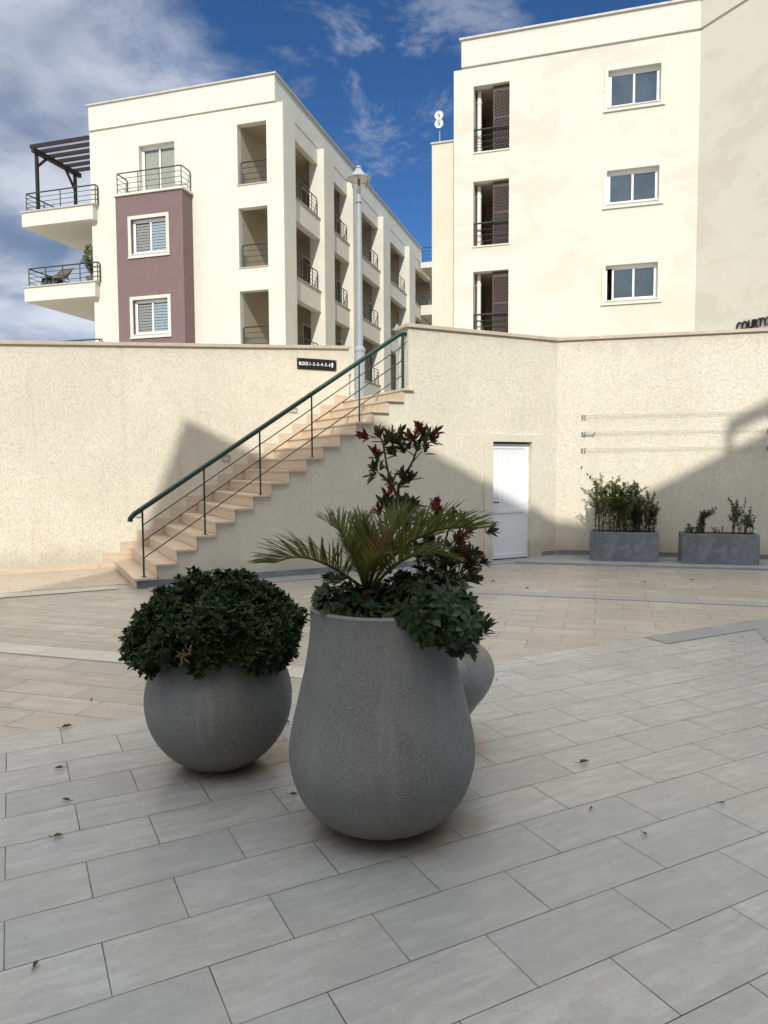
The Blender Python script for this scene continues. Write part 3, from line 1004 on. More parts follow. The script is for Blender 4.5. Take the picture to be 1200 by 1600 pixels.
for z in FL:
    for yd in (30.95, 35.4, 40.8):
        dr = part('gallery_door', MB().box(-13.139, -13.09, yd, yd + .95, z, z + 2.1), 'wood_door', lb)
        part('door_frame', MB().panel(yd - .08, yd + 1.03, z, z + 2.18, [(yd, yd + .95, z - 1, z + 2.1)], -13.139, 0.06, 'y'), 'white_frame', dr)
# mauve bay
by = MB().panel(-18.0, -15.08, TZ, 11.95, [(-17.33, -15.79, 9.73, 11.03), (-17.33, -15.77, 6.70, 8.01)], 24.30, 0.2)
by.box(-18.0, -17.8, 24.50, 24.999, TZ, 11.95).box(-15.28, -15.08, 24.50, 24.999, TZ, 11.95)
bay = part('bay', by, 'purple', lb)
part('bay_cap', MB().box(-18.07, -15.01, 24.23, 24.998, 11.951, 12.03), 'facade', bay)
for z0, z1 in ((9.73, 11.03), (6.70, 8.01)):
    surround_window(lb, -17.33, -15.79, z0, z1, 24.30, 0.125, 'glass_clear', 'blind', 0.14, True)
part('bay_railing', railing([(-17.93, 24.97), (-17.93, 24.34), (-15.13, 24.34), (-15.13, 24.97)], 12.03, 12.82, [0, 2, 0], 0.024, 3), 'rail_dark', lb)
surround_window(lb, -17.38, -15.80, 12.03, 14.05, 25.0, 0.0, 'glass_clear', 'curtain', 0.2, False)
part('door_surround', MB().panel(-17.5, -15.66, 12.035, 14.17, [(-17.38, -15.80, 11, 14.05)], 24.982, 0.019), 'facade', lb)
# corner balconies on the left
for z, ins in ((12.02, 0), (9.02, 0), (6.0, 0)):
    sl = MB().prism([(-22.8, 24.72), (-19.36, 24.72), (-19.36, 24.998), (XL - .001, 24.998), (XL - .001, 28.97), (-22.8, 28.97)], z - 0.60, z - .04)
    b_ = part('corner_balcony', sl, 'facade', lb)
    part('coping', MB().prism([(-22.86, 24.66), (-19.30, 24.66), (-19.30, 24.997), (XL - .001, 24.997), (XL - .001, 29.02), (-22.86, 29.02)], z - .04, z), 'coping_grey', b_)
    part('railing', railing([(-22.64, 28.8), (-22.64, 24.82), (-19.30, 24.82), (-19.30, 24.98)], z, z + .74, [3, 3 if z < 12 else 1, 0], 0.028, 3), 'rail_dark', b_)
# far wing closing the side
fw_ = MB().box(-11.5, -5.0, 49.5, 52, TZ, 14.45)
wg = part('far_wing', fw_, 'facade', lb)
for z in (14.80, 12.05, 9.0, 5.95):
    part('wing_slab', MB().box(-11.43, -6.6, 46.6, 49.5, z - 0.62 if z < 14 else z - .36, z), 'facade', wg)
    part('wing_railing', railing([(-11.35, 46.68), (-6.7, 46.68)], z, z + 0.95, [6], 0.025, 3, (True, True)), 'rail_dark', wg)

# pergola on the top balcony
pg = root('pergola', (-22.3, 25, 12.02), FB, 'dark timber pergola on the top corner balcony', 'pergola')
for y in (25.10, 27.36):
    part('post', MB().box(-22.36, -22.25, y - .055, y + .055, 12.02, 14.42), 'wood_dark', pg)
part('beam', MB().box(-22.38, -22.23, 24.90, 27.70, 14.42, 14.60), 'wood_dark', pg)
part('brace', MB().beam((-22.3, 25.15, 13.95), (-22.3, 25.65, 14.43), 0.07, 0.09), 'wood_dark', pg)
part('brace', MB().beam((-22.3, 27.31, 13.80), (-22.3, 26.80, 14.43), 0.07, 0.09), 'wood_dark', pg)
for k in range(6):
    y = 24.97 + k * 0.50
    part('rafter', MB().box(-22.48, XL - .002, y - .04, y + .04, 14.601, 14.74), 'wood_dark', pg)

# ---------- right building
rb = root('apartment_building', (-1.2, 25, TZ), FB, 'cream apartment block with three lattice loggias and damp patches', 'building', 'cream apartment blocks')
XL2, XR2 = -4.965, 2.754
ops = [(-4.29, -3.09, 12.16, 14.33), (-4.29, -3.09, 9.06, 11.20), (-4.29, -3.09, 6.0, 8.21)]
wins = [(0.04, 1.62, 13.02, 14.15, False), (0.04, 1.62, 9.99, 11.04, False), (0.04, 1.63, 6.93, 8.05, True)]
wl = MB().panel(XL2, XR2, TZ, 14.93, ops + [w_[:4] for w_ in wins], 25.0, 0.3)
wl.box(XL2, XL2 + .3, 25.3, 38, TZ, 14.93)
part('front_wall', wl, 'facade_stained', rb)
part('parapet', MB().box(-4.70, XR2 + .02, 24.97, 25.3, 15.0, 15.86).box(-4.67, XR2 + .02, 25.04, 25.3, 14.931, 15.0).box(-4.70, -4.4, 25.301, 38, 14.931, 15.86), 'facade', rb)
part('roof_coping', MB().box(-4.77, XR2 + .02, 24.90, 25.36, 15.861, 15.92), 'coping_grey', rb)
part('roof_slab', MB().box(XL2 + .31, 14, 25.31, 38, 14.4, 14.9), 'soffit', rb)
for (x0, x1, z0, z1) in ops:
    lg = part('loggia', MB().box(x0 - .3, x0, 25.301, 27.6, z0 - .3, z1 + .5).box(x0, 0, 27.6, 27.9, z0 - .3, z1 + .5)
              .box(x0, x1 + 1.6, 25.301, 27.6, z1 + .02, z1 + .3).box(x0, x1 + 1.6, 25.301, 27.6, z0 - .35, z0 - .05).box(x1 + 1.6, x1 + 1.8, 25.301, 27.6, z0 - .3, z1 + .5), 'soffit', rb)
    part('downpipe', MB().tube([(x0 + .13, 25.42, z0), (x0 + .13, 25.42, z1)], 0.075, 12).lathe([(0.09, z1 - .42), (0.09, z1 - .34)], x0 + .13, 25.42, 12), 'white_pipe', lg, smooth=True)
    lt = MB()
    sx0, sx1, sz0, sz1 = x1 - .56, x1 - .002, z0 + .005, z1 - .005
    lt.panel(sx0, sx1, sz0, sz1, [(sx0 + .045, sx1 - .03, sz0 + .05, sz0 + 0.50 * (sz1 - sz0)), (sx0 + .045, sx1 - .03, sz0 + 0.53 * (sz1 - sz0), sz1 - .2)], 25.16, 0.05)
    for (za, zb) in ((sz0 + .05, sz1 - .2),):
        wdt = sx1 - .03 - (sx0 + .045)
        for k in range(-10, 34):
            for sgn in (1, -1):
                c0 = za + k * 0.11
                a, b = Vector((sx0 + .045, 0, c0 if sgn > 0 else c0 + wdt)), Vector((sx1 - .03, 0, c0 + wdt if sgn > 0 else c0))
                # clip the slat to the panel
                t0, t1 = sorted(((za - a.z) / (b.z - a.z), (zb - a.z) / (b.z - a.z)))
                t0, t1 = max(t0, 0.0), min(t1, 1.0)
                if t1 - t0 < 0.03:
                    continue
                a, b = a.lerp(b, t0), a.lerp(b, t1)
                yy = 25.175 if sgn > 0 else 25.193
                lt.beam((a.x, yy, a.z), (b.x, yy, b.z), 0.014, 0.030)
    part('lattice_screen', lt, 'lattice', lg)
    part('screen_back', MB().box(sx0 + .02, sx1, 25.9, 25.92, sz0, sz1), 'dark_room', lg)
    rl_ = MB().tube([(x0, 25.10, z0 + .78), (x1, 25.10, z0 + .78)], 0.030, 8)
    for k in range(1, 4):
        rl_.tube([(x0, 25.10, z0 + .19 * k), (x1, 25.10, z0 + .19 * k)], 0.011, 6)
    rl_.tube([(x0 + .03, 25.10, z0), (x0 + .03, 25.10, z0 + .78)], 0.015, 6)
    part('loggia_railing', rl_, 'rail_dark', lg)
    part('sill', MB().box(x0 - .02, x1 + .02, 24.965, 25.29, z0 - .04, z0 + .002), 'facade', lg)
for (x0, x1, z0, z1, opn) in wins:
    surround_window(rb, x0, x1, z0, z1, 25.0, 0.115, 'glass', 'plain', 0.15, True, 'facade', opn)
# low wing on the left of the right building
part('low_wing', MB().box(-5.90, XL2 - .001, 25.75, 38, TZ, 12.95), 'facade_warm', rb)
part('low_wing_coping', MB().box(-5.94, XL2 - .002, 25.70, 38, 12.951, 13.0), 'coping_grey', rb)
# wing that comes forward on the right, with lettering
CRN = FB @ Vector((XR2, 25.0, 0))
FF = Matrix.Translation(CRN) @ Matrix.Rotation(W_ANG - math.pi / 2, 4, 'Z')      # x runs towards the camera side, y into the wing
fi_ = FB.inverted() @ FF


def tr(mb, mt):
    mb.v = [tuple(mt @ Vector(p)) for p in mb.v]
    return mb


fc = part('side_wing', tr(MB().box(0.0, 15, 0.0, 9.0, TZ, 14.93), fi_), 'facade_stained', rb)
part('parapet', tr(MB().box(0.012, 15.02, -0.03, 0.3, 15.0, 15.86).box(0.012, 15, 0.04, 0.3, 14.931, 15.0), fi_), 'facade', fc)
part('roof_coping', tr(MB().box(0.06, 15.02, -0.1, 0.36, 15.861, 15.92), fi_), 'coping_grey', fc)
t_ = text_mesh('COURTYARD', 0.34, 0.006, 0.02)
xs = [p[0] for p in t_.v]
zs = [p[2] for p in t_.v]
kx = 1.50 / (max(xs) - min(xs))
cs = root('wall_lettering', FB.inverted() @ (FF @ Vector((2.3, -.03, 5.5))), FB, 'black COURTYARD lettering on the side wing, cut off by the frame', 'lettering')
part('letters', tr(shifted(t_, 2.27, -0.035, 5.665, kx), fi_), 'black', cs, recalc=False)

# roof antenna
an = root('roof_antenna', (-5.673, 26.0, 13.0), FB, 'white twin dish antenna on a thin mast on the low roof', 'antenna')
part('mast', MB().tube([(-5.673, 26.0, 13.0), (-5.673, 26.0, 14.02)], 0.02, 8), 'steel_grey', an)
for z in (13.98, 13.70):
    mbd = MB()
    vs, fs, n = [], [], 20
    prof = [(0.0, 0.0), (0.07, -0.01), (0.12, -0.03), (0.15, -0.06), (0.155, -0.06), (0.15, -0.02), (0.10, 0.02), (0.0, 0.05)]
    for r_, yy in prof:
        vs += [(-5.673 + r_ * math.cos(2 * math.pi * j / n), 25.93 + yy, z + r_ * math.sin(2 * math.pi * j / n)) for j in range(n)]
    fs = [(i * n + j, i * n + (j + 1) % n, (i + 1) * n + (j + 1) % n, (i + 1) * n + j) for i in range(len(prof) - 1) for j in range(n)]
    mbd.add(vs, fs)
    dsh = part('dish', mbd, 'dish', an, smooth=True)
    part('feed', MB().tube([(-5.673, 25.93, z), (-5.673, 25.80, z)], 0.03, 8).box(-5.72, -5.63, 25.96, 26.04, z - .06, z + .06), 'steel_dark', dsh)

# ---------- the block behind the viewpoint that shades the plaza
U_ = Vector((-SUN_H.y, SUN_H.x, 0))


def ul(u, l):
    p = U_ * u + SUN_H * l
    return (p.x, p.y)


TE = math.tan(SUN_EL)
HR = 16.0
rbk = root('apartment_building', ul(0, 14) + (0,), FI, 'cream apartment block behind the viewpoint that shades the plaza', 'building', 'cream apartment blocks')
fp = [(-4.06, 9.48), (2.69, 11.33), (5.50, 9.43), (14.0, 3.7), (17, 8), (17, 40), (-9.86, 40), (-5.38, 16.43)]
part('walls', MB().prism([ul(*p) for p in fp], 0, HR), 'facade', rbk)
rp = MB()
pa = [ul(4.91, 9.83), ul(5.50, 9.43), ul(9.5, 6.73)]
for a, b in zip(pa[:-1], pa[1:]):
    rp.beam((a[0], a[1], HR + .37), (b[0], b[1], HR + .37), 0.12, 0.20)
for u, l in ((4.92, 9.82), (6.4, 8.82), (7.8, 7.88), (9.3, 6.86)):
    q = ul(u, l)
    rp.box(q[0] - .06, q[0] + .06, q[1] - .06, q[1] + .06, HR - .02, HR + .28)
part('roof_rail', rp, 'coping_grey', rbk)


# ================================================================ STREET LAMPS
def street_lamp(x, y, label):
    z = TZ
    lp_ = root('street_lamp', (x, y, z), FI, label, 'street lamp', 'grey street lamps on the terrace')
    part('base_sleeve', MB().lathe([(0.13, z), (0.13, z + .03), (0.105, z + .04), (0.105, 4.02), (0.118, 4.03), (0.118, 4.09), (0.075, 4.13)], x, y, 20), 'steel_grey', lp_, smooth=True)
    part('pole', MB().lathe([(0.068, 4.10), (0.054, 7.12), (0.054, 7.125)], x, y, 20), 'steel_grey', lp_, smooth=True)
    part('collar', MB().lathe([(0.062, 7.10), (0.078, 7.10), (0.078, 7.125), (0.064, 7.14), (0.064, 7.26), (0.03, 7.28)], x, y, 20), 'steel_grey', lp_, smooth=True)
    part('stem', MB().tube([(x, y, 7.24), (x, y, 7.62)], [0.040, 0.032], 14), 'steel_dark', lp_, smooth=True)
    part('lamp_hood', MB().lathe([(0.20, 7.585), (0.255, 7.575), (0.258, 7.59), (0.15, 7.66), (0.075, 7.75), (0.05, 7.80), (0.062, 7.81), (0.055, 7.84), (0.0, 7.85)], x, y, 32, False), 'steel_grey', lp_, smooth=True)
    part('diffuser', MB().lathe([(0.0, 7.57), (0.2, 7.575), (0.21, 7.585)], x, y, 32, False), 'lampglass', lp_, smooth=True)
    for k in range(3):
        a = k * 2 * math.pi / 3 + 0.35
        cs_, sn_ = math.cos(a), math.sin(a)
        part('arm', MB().tube([(x + r_ * cs_, y + r_ * sn_, zz) for r_, zz in ((0.05, 7.27), (0.10, 7.33), (0.16, 7.43), (0.19, 7.53), (0.195, 7.585))], 0.010, 6), 'steel_grey', lp_, smooth=True)
    return lp_


street_lamp(-0.493, 15.5, 'tall grey street lamp at the top of the stairs')
street_lamp(0.615, 32.3, 'distant street lamp behind the top post of the green handrail')


# ================================================================ LEAVES
def leaf_mesh(P, D, N, L, Wd, shape='oval', fold=0.18, droop=0.15):
    """many separate leaves: P base, D direction, N upper side, L length, Wd width"""
    P, D, N = np.asarray(P, float), np.asarray(D, float), np.asarray(N, float)
    D = D / np.linalg.norm(D, axis=1, keepdims=True)
    N = N - (N * D).sum(1, keepdims=True) * D
    N = N / np.maximum(np.linalg.norm(N, axis=1, keepdims=True), 1e-6)
    Sx = np.cross(D, N)
    if shape == 'oval':
        tpl = [(0, 0, 0), (.30, .36, .5), (.30, -.36, .5), (.32, 0, 0), (.68, .42, .4), (.68, -.42, .4), (.70, 0, -.05), (1, 0, -.3)]
        fs = [(0, 3, 1), (0, 2, 3), (3, 6, 4, 1), (2, 5, 6, 3), (6, 7, 4), (5, 7, 6)]
    elif shape == 'heart':
        tpl = [(0, 0, 0), (.12, .42, .3), (.12, -.42, .3), (.35, 0, 0), (.45, .50, .3), (.45, -.50, .3), (.72, 0, -.1), (1, 0, -.4)]
        fs = [(0, 3, 1), (0, 2, 3), (3, 6, 4, 1), (2, 5, 6, 3), (6, 7, 4), (5, 7, 6)]
    elif shape == 'blade':
        tpl = [(0, .25, .2), (0, -.25, .2), (0, 0, 0), (.4, .5, .2), (.4, -.5, .2), (.4, 0, 0), (.8, .3, -.2), (.8, -.3, -.2), (.8, 0, -.35), (1, 0, -.8)]
        fs = [(2, 5, 3, 0), (1, 4, 5, 2), (5, 8, 6, 3), (4, 7, 8, 5), (8, 9, 6), (7, 9, 8)]
    else:
        tpl = [(0, 0, 0), (.45, .5, .25), (.45, -.5, .25), (1, 0, -.2)]
        fs = [(0, 3, 1), (0, 2, 3)]
    tpl = np.array(tpl)
    L, Wd = np.broadcast_to(L, len(P)), np.broadcast_to(Wd, len(P))
    V = (P[:, None] + D[:, None] * (tpl[None, :, 0:1] * L[:, None, None]) + Sx[:, None] * (tpl[None, :, 1:2] * Wd[:, None, None])
         + N[:, None] * (np.where(tpl[:, 2] > 0, tpl[:, 2] * fold * 2, tpl[:, 2] * droop * 2)[None, :, None] * Wd[:, None, None]))
    k = len(tpl)
    mb = MB()
    mb.v = [tuple(p) for p in V.reshape(-1, 3).tolist()]
    mb.f = [tuple(i + k * j for i in f) for j in range(len(P)) for f in fs]
    return mb


def rand_dir(n):
    v = rng.normal(size=(n, 3))
    return v / np.linalg.norm(v, axis=1, keepdims=True)


def whorl(centers, axes, nper, L, W_, spread=(0.5, 1.2), Lj=0.3):
    """rosettes of leaves round given axes"""
    P, D, N, LL, WW = [], [], [], [], []
    for c, a in zip(centers, axes):
        a = np.array(a, float)
        a /= np.linalg.norm(a)
        t = np.cross(a, [0.2, 0.3, 1.0])
        if np.linalg.norm(t) < 1e-3:
            t = np.cross(a, [1, 0, 0])
        t /= np.linalg.norm(t)
        b = np.cross(a, t)
        ph0 = rng.uniform(0, 6.28)
        n = int(rng.integers(nper[0], nper[1] + 1))
        for i in range(n):
            ph = ph0 + i * 2.4 + rng.normal() * 0.25
            sp_ = rng.uniform(*spread)
            rad = t * math.cos(ph) + b * math.sin(ph)
            d_ = a * math.cos(sp_) + rad * math.sin(sp_)
            nn = a * math.sin(sp_) - rad * math.cos(sp_)
            P.append(c - a * rng.uniform(0, L * 0.35) + rad * 0.002)
            D.append(d_)
            N.append(nn)
            k = 1 + rng.uniform(-Lj, Lj)
            LL.append(L * k)
            WW.append(W_ * k)
    return np.array(P), np.array(D), np.array(N), np.array(LL), np.array(WW)


# ================================================================ POTS
def pot(name, prof, x, y, label, mat='pot', group='grey concrete pots on the paving', soil=(0.3, 0.9)):
    r_ = root(name, (x, y, 0), FI, label, 'planter', group)
    part('pot_body', MB().lathe([(px, pz + .012) for px, pz in prof], x, y, 96), mat, r_, smooth=True)
    part('pot_foot', MB().lathe([(prof[0][0] - 0.02, 0.004), (prof[0][0] - 0.02, 0.014)], x, y, 48), 'black', r_, smooth=True)
    part('soil', MB().lathe([(soil[0], soil[1]), (soil[0] * 0.6, soil[1] + .012), (0.001, soil[1] + .02)], x, y, 32), 'soil', r_, smooth=True)
    return r_


def catmull(pts, n=6):
    out = []
    P = [np.array(p, float) for p in [pts[0]] + list(pts) + [pts[-1]]]
    for i in range(1, len(P) - 2):
        for k in range(n):
            t = k / n
            a, b, c, d_ = P[i - 1], P[i], P[i + 1], P[i + 2]
            out.append(tuple(0.5 * (2 * b + (c - a) * t + (2 * a - 5 * b + 4 * c - d_) * t * t + (3 * b - a - 3 * c + d_) * t ** 3)))
    out.append(tuple(P[-2]))
    return out


VX, VY = -0.014, 3.19
VK = 0.973
vase = catmull([(0.165, 0.0), (0.23, 0.012), (0.315, 0.060), (0.385, 0.145), (0.422, 0.255), (0.428, 0.34), (0.413, 0.44), (0.382, 0.57), (0.348, 0.72), (0.328, 0.85), (0.324, 0.955)])
vase += [(0.327, 0.968), (0.318, 0.976), (0.296, 0.974), (0.290, 0.966), (0.29, 0.86), (0.001, 0.86)]
vase = [(a * VK, b) for a, b in vase]
pot('vase_planter', vase, VX, VY, 'tall pear shaped grey concrete planter holding the palm', 'pot', soil=(0.292, 0.90))
BX, BY, BR = -0.893, 3.835, 0.389
ball = [(0.17, 0.0)]
for i in range(1, 26):
    a = -math.pi / 2 + 0.47 + i * (math.pi - 0.47 - 0.80) / 25
    ball.append((BR * math.cos(a), 0.366 + BR * math.sin(a) - 0.012))
ball[0] = (BR * math.cos(-math.pi / 2 + 0.45), 0.0)
rr, zz = ball[-1]
ball += [(rr - .015, zz + .008), (rr - .035, zz), (rr - .035, zz - .1), (0.001, zz - .1)]
pot('ball_planter', ball, BX, BY, 'round ball shaped grey concrete planter under the dense shrub', 'pot', soil=(rr - .033, zz - .06))
JX, JY = 0.272, 4.12
jar = catmull([(0.115, 0.0), (0.14, 0.01), (0.185, 0.10), (0.245, 0.20), (0.318, 0.30), (0.356, 0.385), (0.354, 0.455), (0.325, 0.515), (0.285, 0.552), (0.266, 0.566)])
jar += [(0.262, 0.576), (0.266, 0.588), (0.281, 0.598), (0.283, 0.610), (0.255, 0.614), (0.235, 0.60), (0.235, 0.52), (0.001, 0.52)]
pot('jar_planter', jar, JX, JY, 'smooth shouldered grey jar half hidden behind the tall planter', 'pot_smooth', soil=(0.237, 0.56))

# dense shrub in the ball planter
sh = root('shrub', (BX, BY, 0.6), FI, 'dense dark green shrub overflowing the round ball planter', 'shrub')
C0 = np.array([BX - 0.010, BY, 0.718])


def blob_r(dv, amp, seed):
    k = np.array([[2.1, 1.3, 0.7], [-1.2, 2.6, 1.9], [3.3, -0.8, -2.2], [0.6, 3.1, -2.9], [5.1, 1.7, 3.3], [-4.2, 4.4, 1.1]]) * 1.35
    ph = np.array([0.3, 1.9, 4.1, 2.2, 5.0, 0.9]) + seed
    w_ = np.array([1, 1, 0.9, 0.8, 0.6, 0.6])
    return 1 + amp * (np.sin(dv @ k.T + ph) * w_).sum(1) / 2.4


# the crown is a union of uneven lobes: (x, depth, z, radius) round the crown's centre
LOBES = np.array([(-0.255, -0.04, 0.045, 0.165), (-0.10, 0.05, 0.085, 0.175), (0.045, 0.02, 0.105, 0.190), (0.20, 0.03, 0.060, 0.175), (0.335, -0.02, 0.040, 0.125),
                  (-0.335, -0.08, -0.075, 0.125), (-0.17, -0.20, -0.045, 0.190), (0.03, -0.24, -0.02, 0.190), (0.22, -0.20, -0.015, 0.180), (0.325, -0.10, -0.06, 0.115),
                  (-0.20, 0.20, 0.02, 0.19), (0.05, 0.24, 0.06, 0.20), (0.25, 0.18, 0.02, 0.17), (-0.24, -0.16, -0.125, 0.13), (-0.02, -0.26, -0.12, 0.13), (0.17, -0.24, -0.11, 0.12)])
cl_c, cl_d = [], []
for li, (lx, ly, lz, lr) in enumerate(LOBES):
    n = int(30000 * lr * lr)
    d0 = rand_dir(n)
    rr_ = lr * blob_r(d0, 0.20, li * 1.7) * np.where(rng.random(n) < 0.75, rng.uniform(0.84, 1.14, n), rng.uniform(0.6, 0.9, n))
    q = np.array([lx * 0.96, ly, lz]) + d0 * rr_[:, None]
    inside = np.zeros(n, bool)
    for lj, L2 in enumerate(LOBES):
        if lj != li:
            inside |= np.linalg.norm(q - L2[:3], axis=1) < L2[3] * 0.72
    cl_c.append(q[~inside])
    cl_d.append(d0[~inside])
cs_, dv2 = C0 + np.concatenate(cl_c), np.concatenate(cl_d)
keep = ~((np.hypot(cs_[:, 0] - BX, cs_[:, 1] - BY) < 0.385) & (cs_[:, 2] < 0.56))
keep &= cs_[:, 2] > 0.535 + 0.27 * np.maximum(BY - cs_[:, 1], 0) + 0.03 * np.sin(cs_[:, 0] * 23) + 0.02 * np.sin(cs_[:, 0] * 51 + 1)
cs_, dv2 = cs_[keep], dv2[keep]
ax_ = np.array([0.34, 0.33, 0.21])
axs = dv2 * np.array([1, 1, 1.1]) + np.array([0, 0, 0.55]) + rng.normal(size=dv2.shape) * 0.30
Pp = whorl(cs_, axs, (7, 11), 0.032, 0.0145, (0.55, 1.35), 0.42)
part('foliage', leaf_mesh(*Pp, 'oval', 0.12, 0.2), 'leaf_shrub', sh, recalc=False)
st = MB()
for k in range(26):
    d0 = rand_dir(1)[0]
    d0[2] = abs(d0[2]) * 0.8 + 0.1
    tip = C0 + d0 * ax_ * 0.8
    b0 = np.array([BX + d0[0] * 0.08, BY + d0[1] * 0.08, 0.60])
    st.tube([b0, (b0 + tip) / 2 + np.array([0, 0, 0.04]), tip], [0.012, 0.008, 0.004], 6)
part('stems', st, 'bark', sh)
dd_ = whorl([np.array([BX - 0.07, BY - 0.44, 0.70]), np.array([BX - 0.05, BY - 0.44, 0.725])], [(0.2, -1, 0.2), (-.5, -1, .5)], (5, 6), 0.05, 0.012, (0.7, 1.3))
part('dead_sprig', leaf_mesh(*dd_, 'oval'), 'dry_leaf', sh, recalc=False)

# trailing ground cover in the tall planter
iv = root('trailing_plant', (VX, VY, 0.9), FI, 'dark leafy ground cover spilling over the rim of the tall planter', 'plant')


def mass(center, axes, n, seed, amp=0.2, zmin=-9, up=0.5):
    d0 = rand_dir(n)
    c = np.array(center) + d0 * np.array(axes) * (blob_r(d0, amp, seed) * np.where(rng.random(n) < .7, rng.uniform(.9, 1.05, n), rng.uniform(.5, .9, n)))[:, None]
    k = c[:, 2] > zmin
    # leaves stay outside the pot wall
    c = c - np.array([0, 0.075, 0])
    k = c[:, 2] > zmin
    rv = np.hypot(c[:, 0] - VX, c[:, 1] - VY)
    k &= ~((c[:, 2] < 0.985) & (rv < 0.352) & (rv > 0.28))
    k &= ~((c[:, 2] < 0.90) & (rv <= 0.36))
    return c[k], d0[k] + np.array([0, 0, up])


parts_ = [mass((-0.20, 3.24, 0.965), (0.135, 0.20, 0.145), 260, 0.2, .25, 0.90),
          mass((0.02, 3.16, 0.955), (0.20, 0.16, 0.08), 200, 1.2, .2, 0.90),
          mass((0.19, 3.22, 0.985), (0.20, 0.24, 0.15), 520, 2.2, .22, 0.80),
          mass((0.295, 3.16, 0.935), (0.13, 0.19, 0.11), 260, 3.2, .22, 0.87),
          mass((0.10, 3.40, 0.99), (0.25, 0.14, 0.10), 200, 4.2, .2, 0.92)]
# hanging sprays over the front right rim
for (px, py, z0, z1, nn) in ((0.20, 2.905, 0.99, 0.88, 16), (0.275, 2.965, 1.0, 0.83, 30), (0.235, 2.925, 1.0, 0.88, 20), (0.14, 2.885, 0.99, 0.90, 12), (0.32, 3.04, 0.98, 0.88, 16), (0.11, 2.865, 0.985, 0.92, 8)):
    t = rng.random(nn)
    c = np.stack([px + rng.normal(size=nn) * .022 + (px - VX) * 0.10 * t, py + rng.normal(size=nn) * .016 - 0.05 * t, z0 + (z1 - z0) * t], 1)
    parts_.append((c, np.tile([px * 0.6, -1.0, 0.25], (nn, 1)) + rng.normal(size=(nn, 3)) * .3))
cc = np.concatenate([p[0] for p in parts_])
aa = np.concatenate([p[1] for p in parts_])
Pp = whorl(cc, aa, (3, 5), 0.038, 0.024, (0.7, 1.5))
part('foliage', leaf_mesh(*Pp, 'heart', 0.10, 0.25), 'leaf_ivy', iv, recalc=False)
stv = MB()
for k in range(30):
    i = int(rng.integers(0, len(cc)))
    b0 = np.array([VX + rng.uniform(-.15, .15), VY + rng.uniform(-.15, .15), 0.91])
    mid_ = (b0 + cc[i]) / 2
    mid_[2] = max(mid_[2], 0.99)
    stv.tube([b0, mid_, cc[i]], [0.005, 0.004, 0.002], 5)
part('stems', stv, 'twig', iv)
d0 = whorl(rng.uniform([-.18, 2.94, .915], [.16, 3.07, .93], (24, 3)), np.tile([0, -.3, 1.0], (24, 1)), (3, 5), 0.03, 0.010, (0.6, 1.4))
part('dry_stalks', leaf_mesh(*d0, 'oval'), 'leaf_palm_dry', iv, recalc=False)

# palm
pm = root('palm', (-0.065, 3.24, 0.9), FI, 'young feather palm with arching fronds growing from the tall planter', 'palm')
PB = np.array([-0.07, 3.20, 0.93])
part('palm_base', MB().tube([PB - [0, 0, .04], PB + [0, 0, .05], PB + [0.0, 0, .12]], [0.035, 0.045, 0.03], 10), 'fibre', pm, smooth=True)


def px2w(x, y, Y):
    """world point on the plane at depth Y for a measured direction, used once to take the plant's size from the photo"""
    d_ = Mx @ np.array([(x - 600) / 1130.6, (y - 800) / 1130.6, 1.0])
    return np.array([0, 0, EYE]) + d_ * (Y / d_[1])


fr_pts = [
    ([(566, 918), (545, 903), (518, 886), (488, 874), (458, 871), (428, 880)], (3.24, 3.18, 3.10, 3.02, 2.96, 2.92), 0.135, 34, 0.8),
    ([(568, 915), (558, 885), (544, 855), (530, 829), (516, 820)], (3.24, 3.25, 3.28, 3.33, 3.38), 0.115, 26, 0.9),
    ([(574, 915), (575, 885), (577, 855), (579, 832)], (3.24, 3.22, 3.2, 3.2), 0.125, 26, 1.0),
    ([(578, 915), (586, 880), (602, 848), (626, 822), (650, 812)], (3.24, 3.26, 3.30, 3.33, 3.36), 0.125, 32, 0.8),
    ([(580, 918), (604, 880), (640, 848), (682, 829), (722, 824), (742, 827)], (3.24, 3.20, 3.14, 3.08, 3.02, 3.0), 0.14, 36, 0.8),
    ([(580, 920), (604, 895), (634, 873), (668, 862), (700, 870)], (3.24, 3.14, 3.02, 2.95, 2.92), 0.10, 30, 0.4),
    ([(572, 918), (572, 896), (580, 876), (596, 868)], (3.24, 3.08, 2.96, 2.90), 0.085, 24, 0.6),
    ([(570, 918), (562, 890), (552, 868), (545, 855)], (3.24, 3.16, 3.08, 3.04), 0.10, 24, 0.8),
    ([(578, 915), (592, 872), (610, 840), (622, 815), (630, 806)], (3.24, 3.32, 3.42, 3.50, 3.55), 0.12, 28, 0.9),
    ([(579, 918), (598, 888), (624, 862), (652, 842), (676, 838)], (3.24, 3.24, 3.24, 3.25, 3.26), 0.12, 30, 0.8),
    ([(572, 916), (563, 876), (560, 846), (566, 822), (572, 815)], (3.24, 3.3, 3.36, 3.42, 3.46), 0.11, 24, 0.9),
    ([(576, 918), (583, 893), (596, 860), (608, 842)], (3.24, 3.1, 3.0, 2.96), 0.09, 22, 0.9),
]
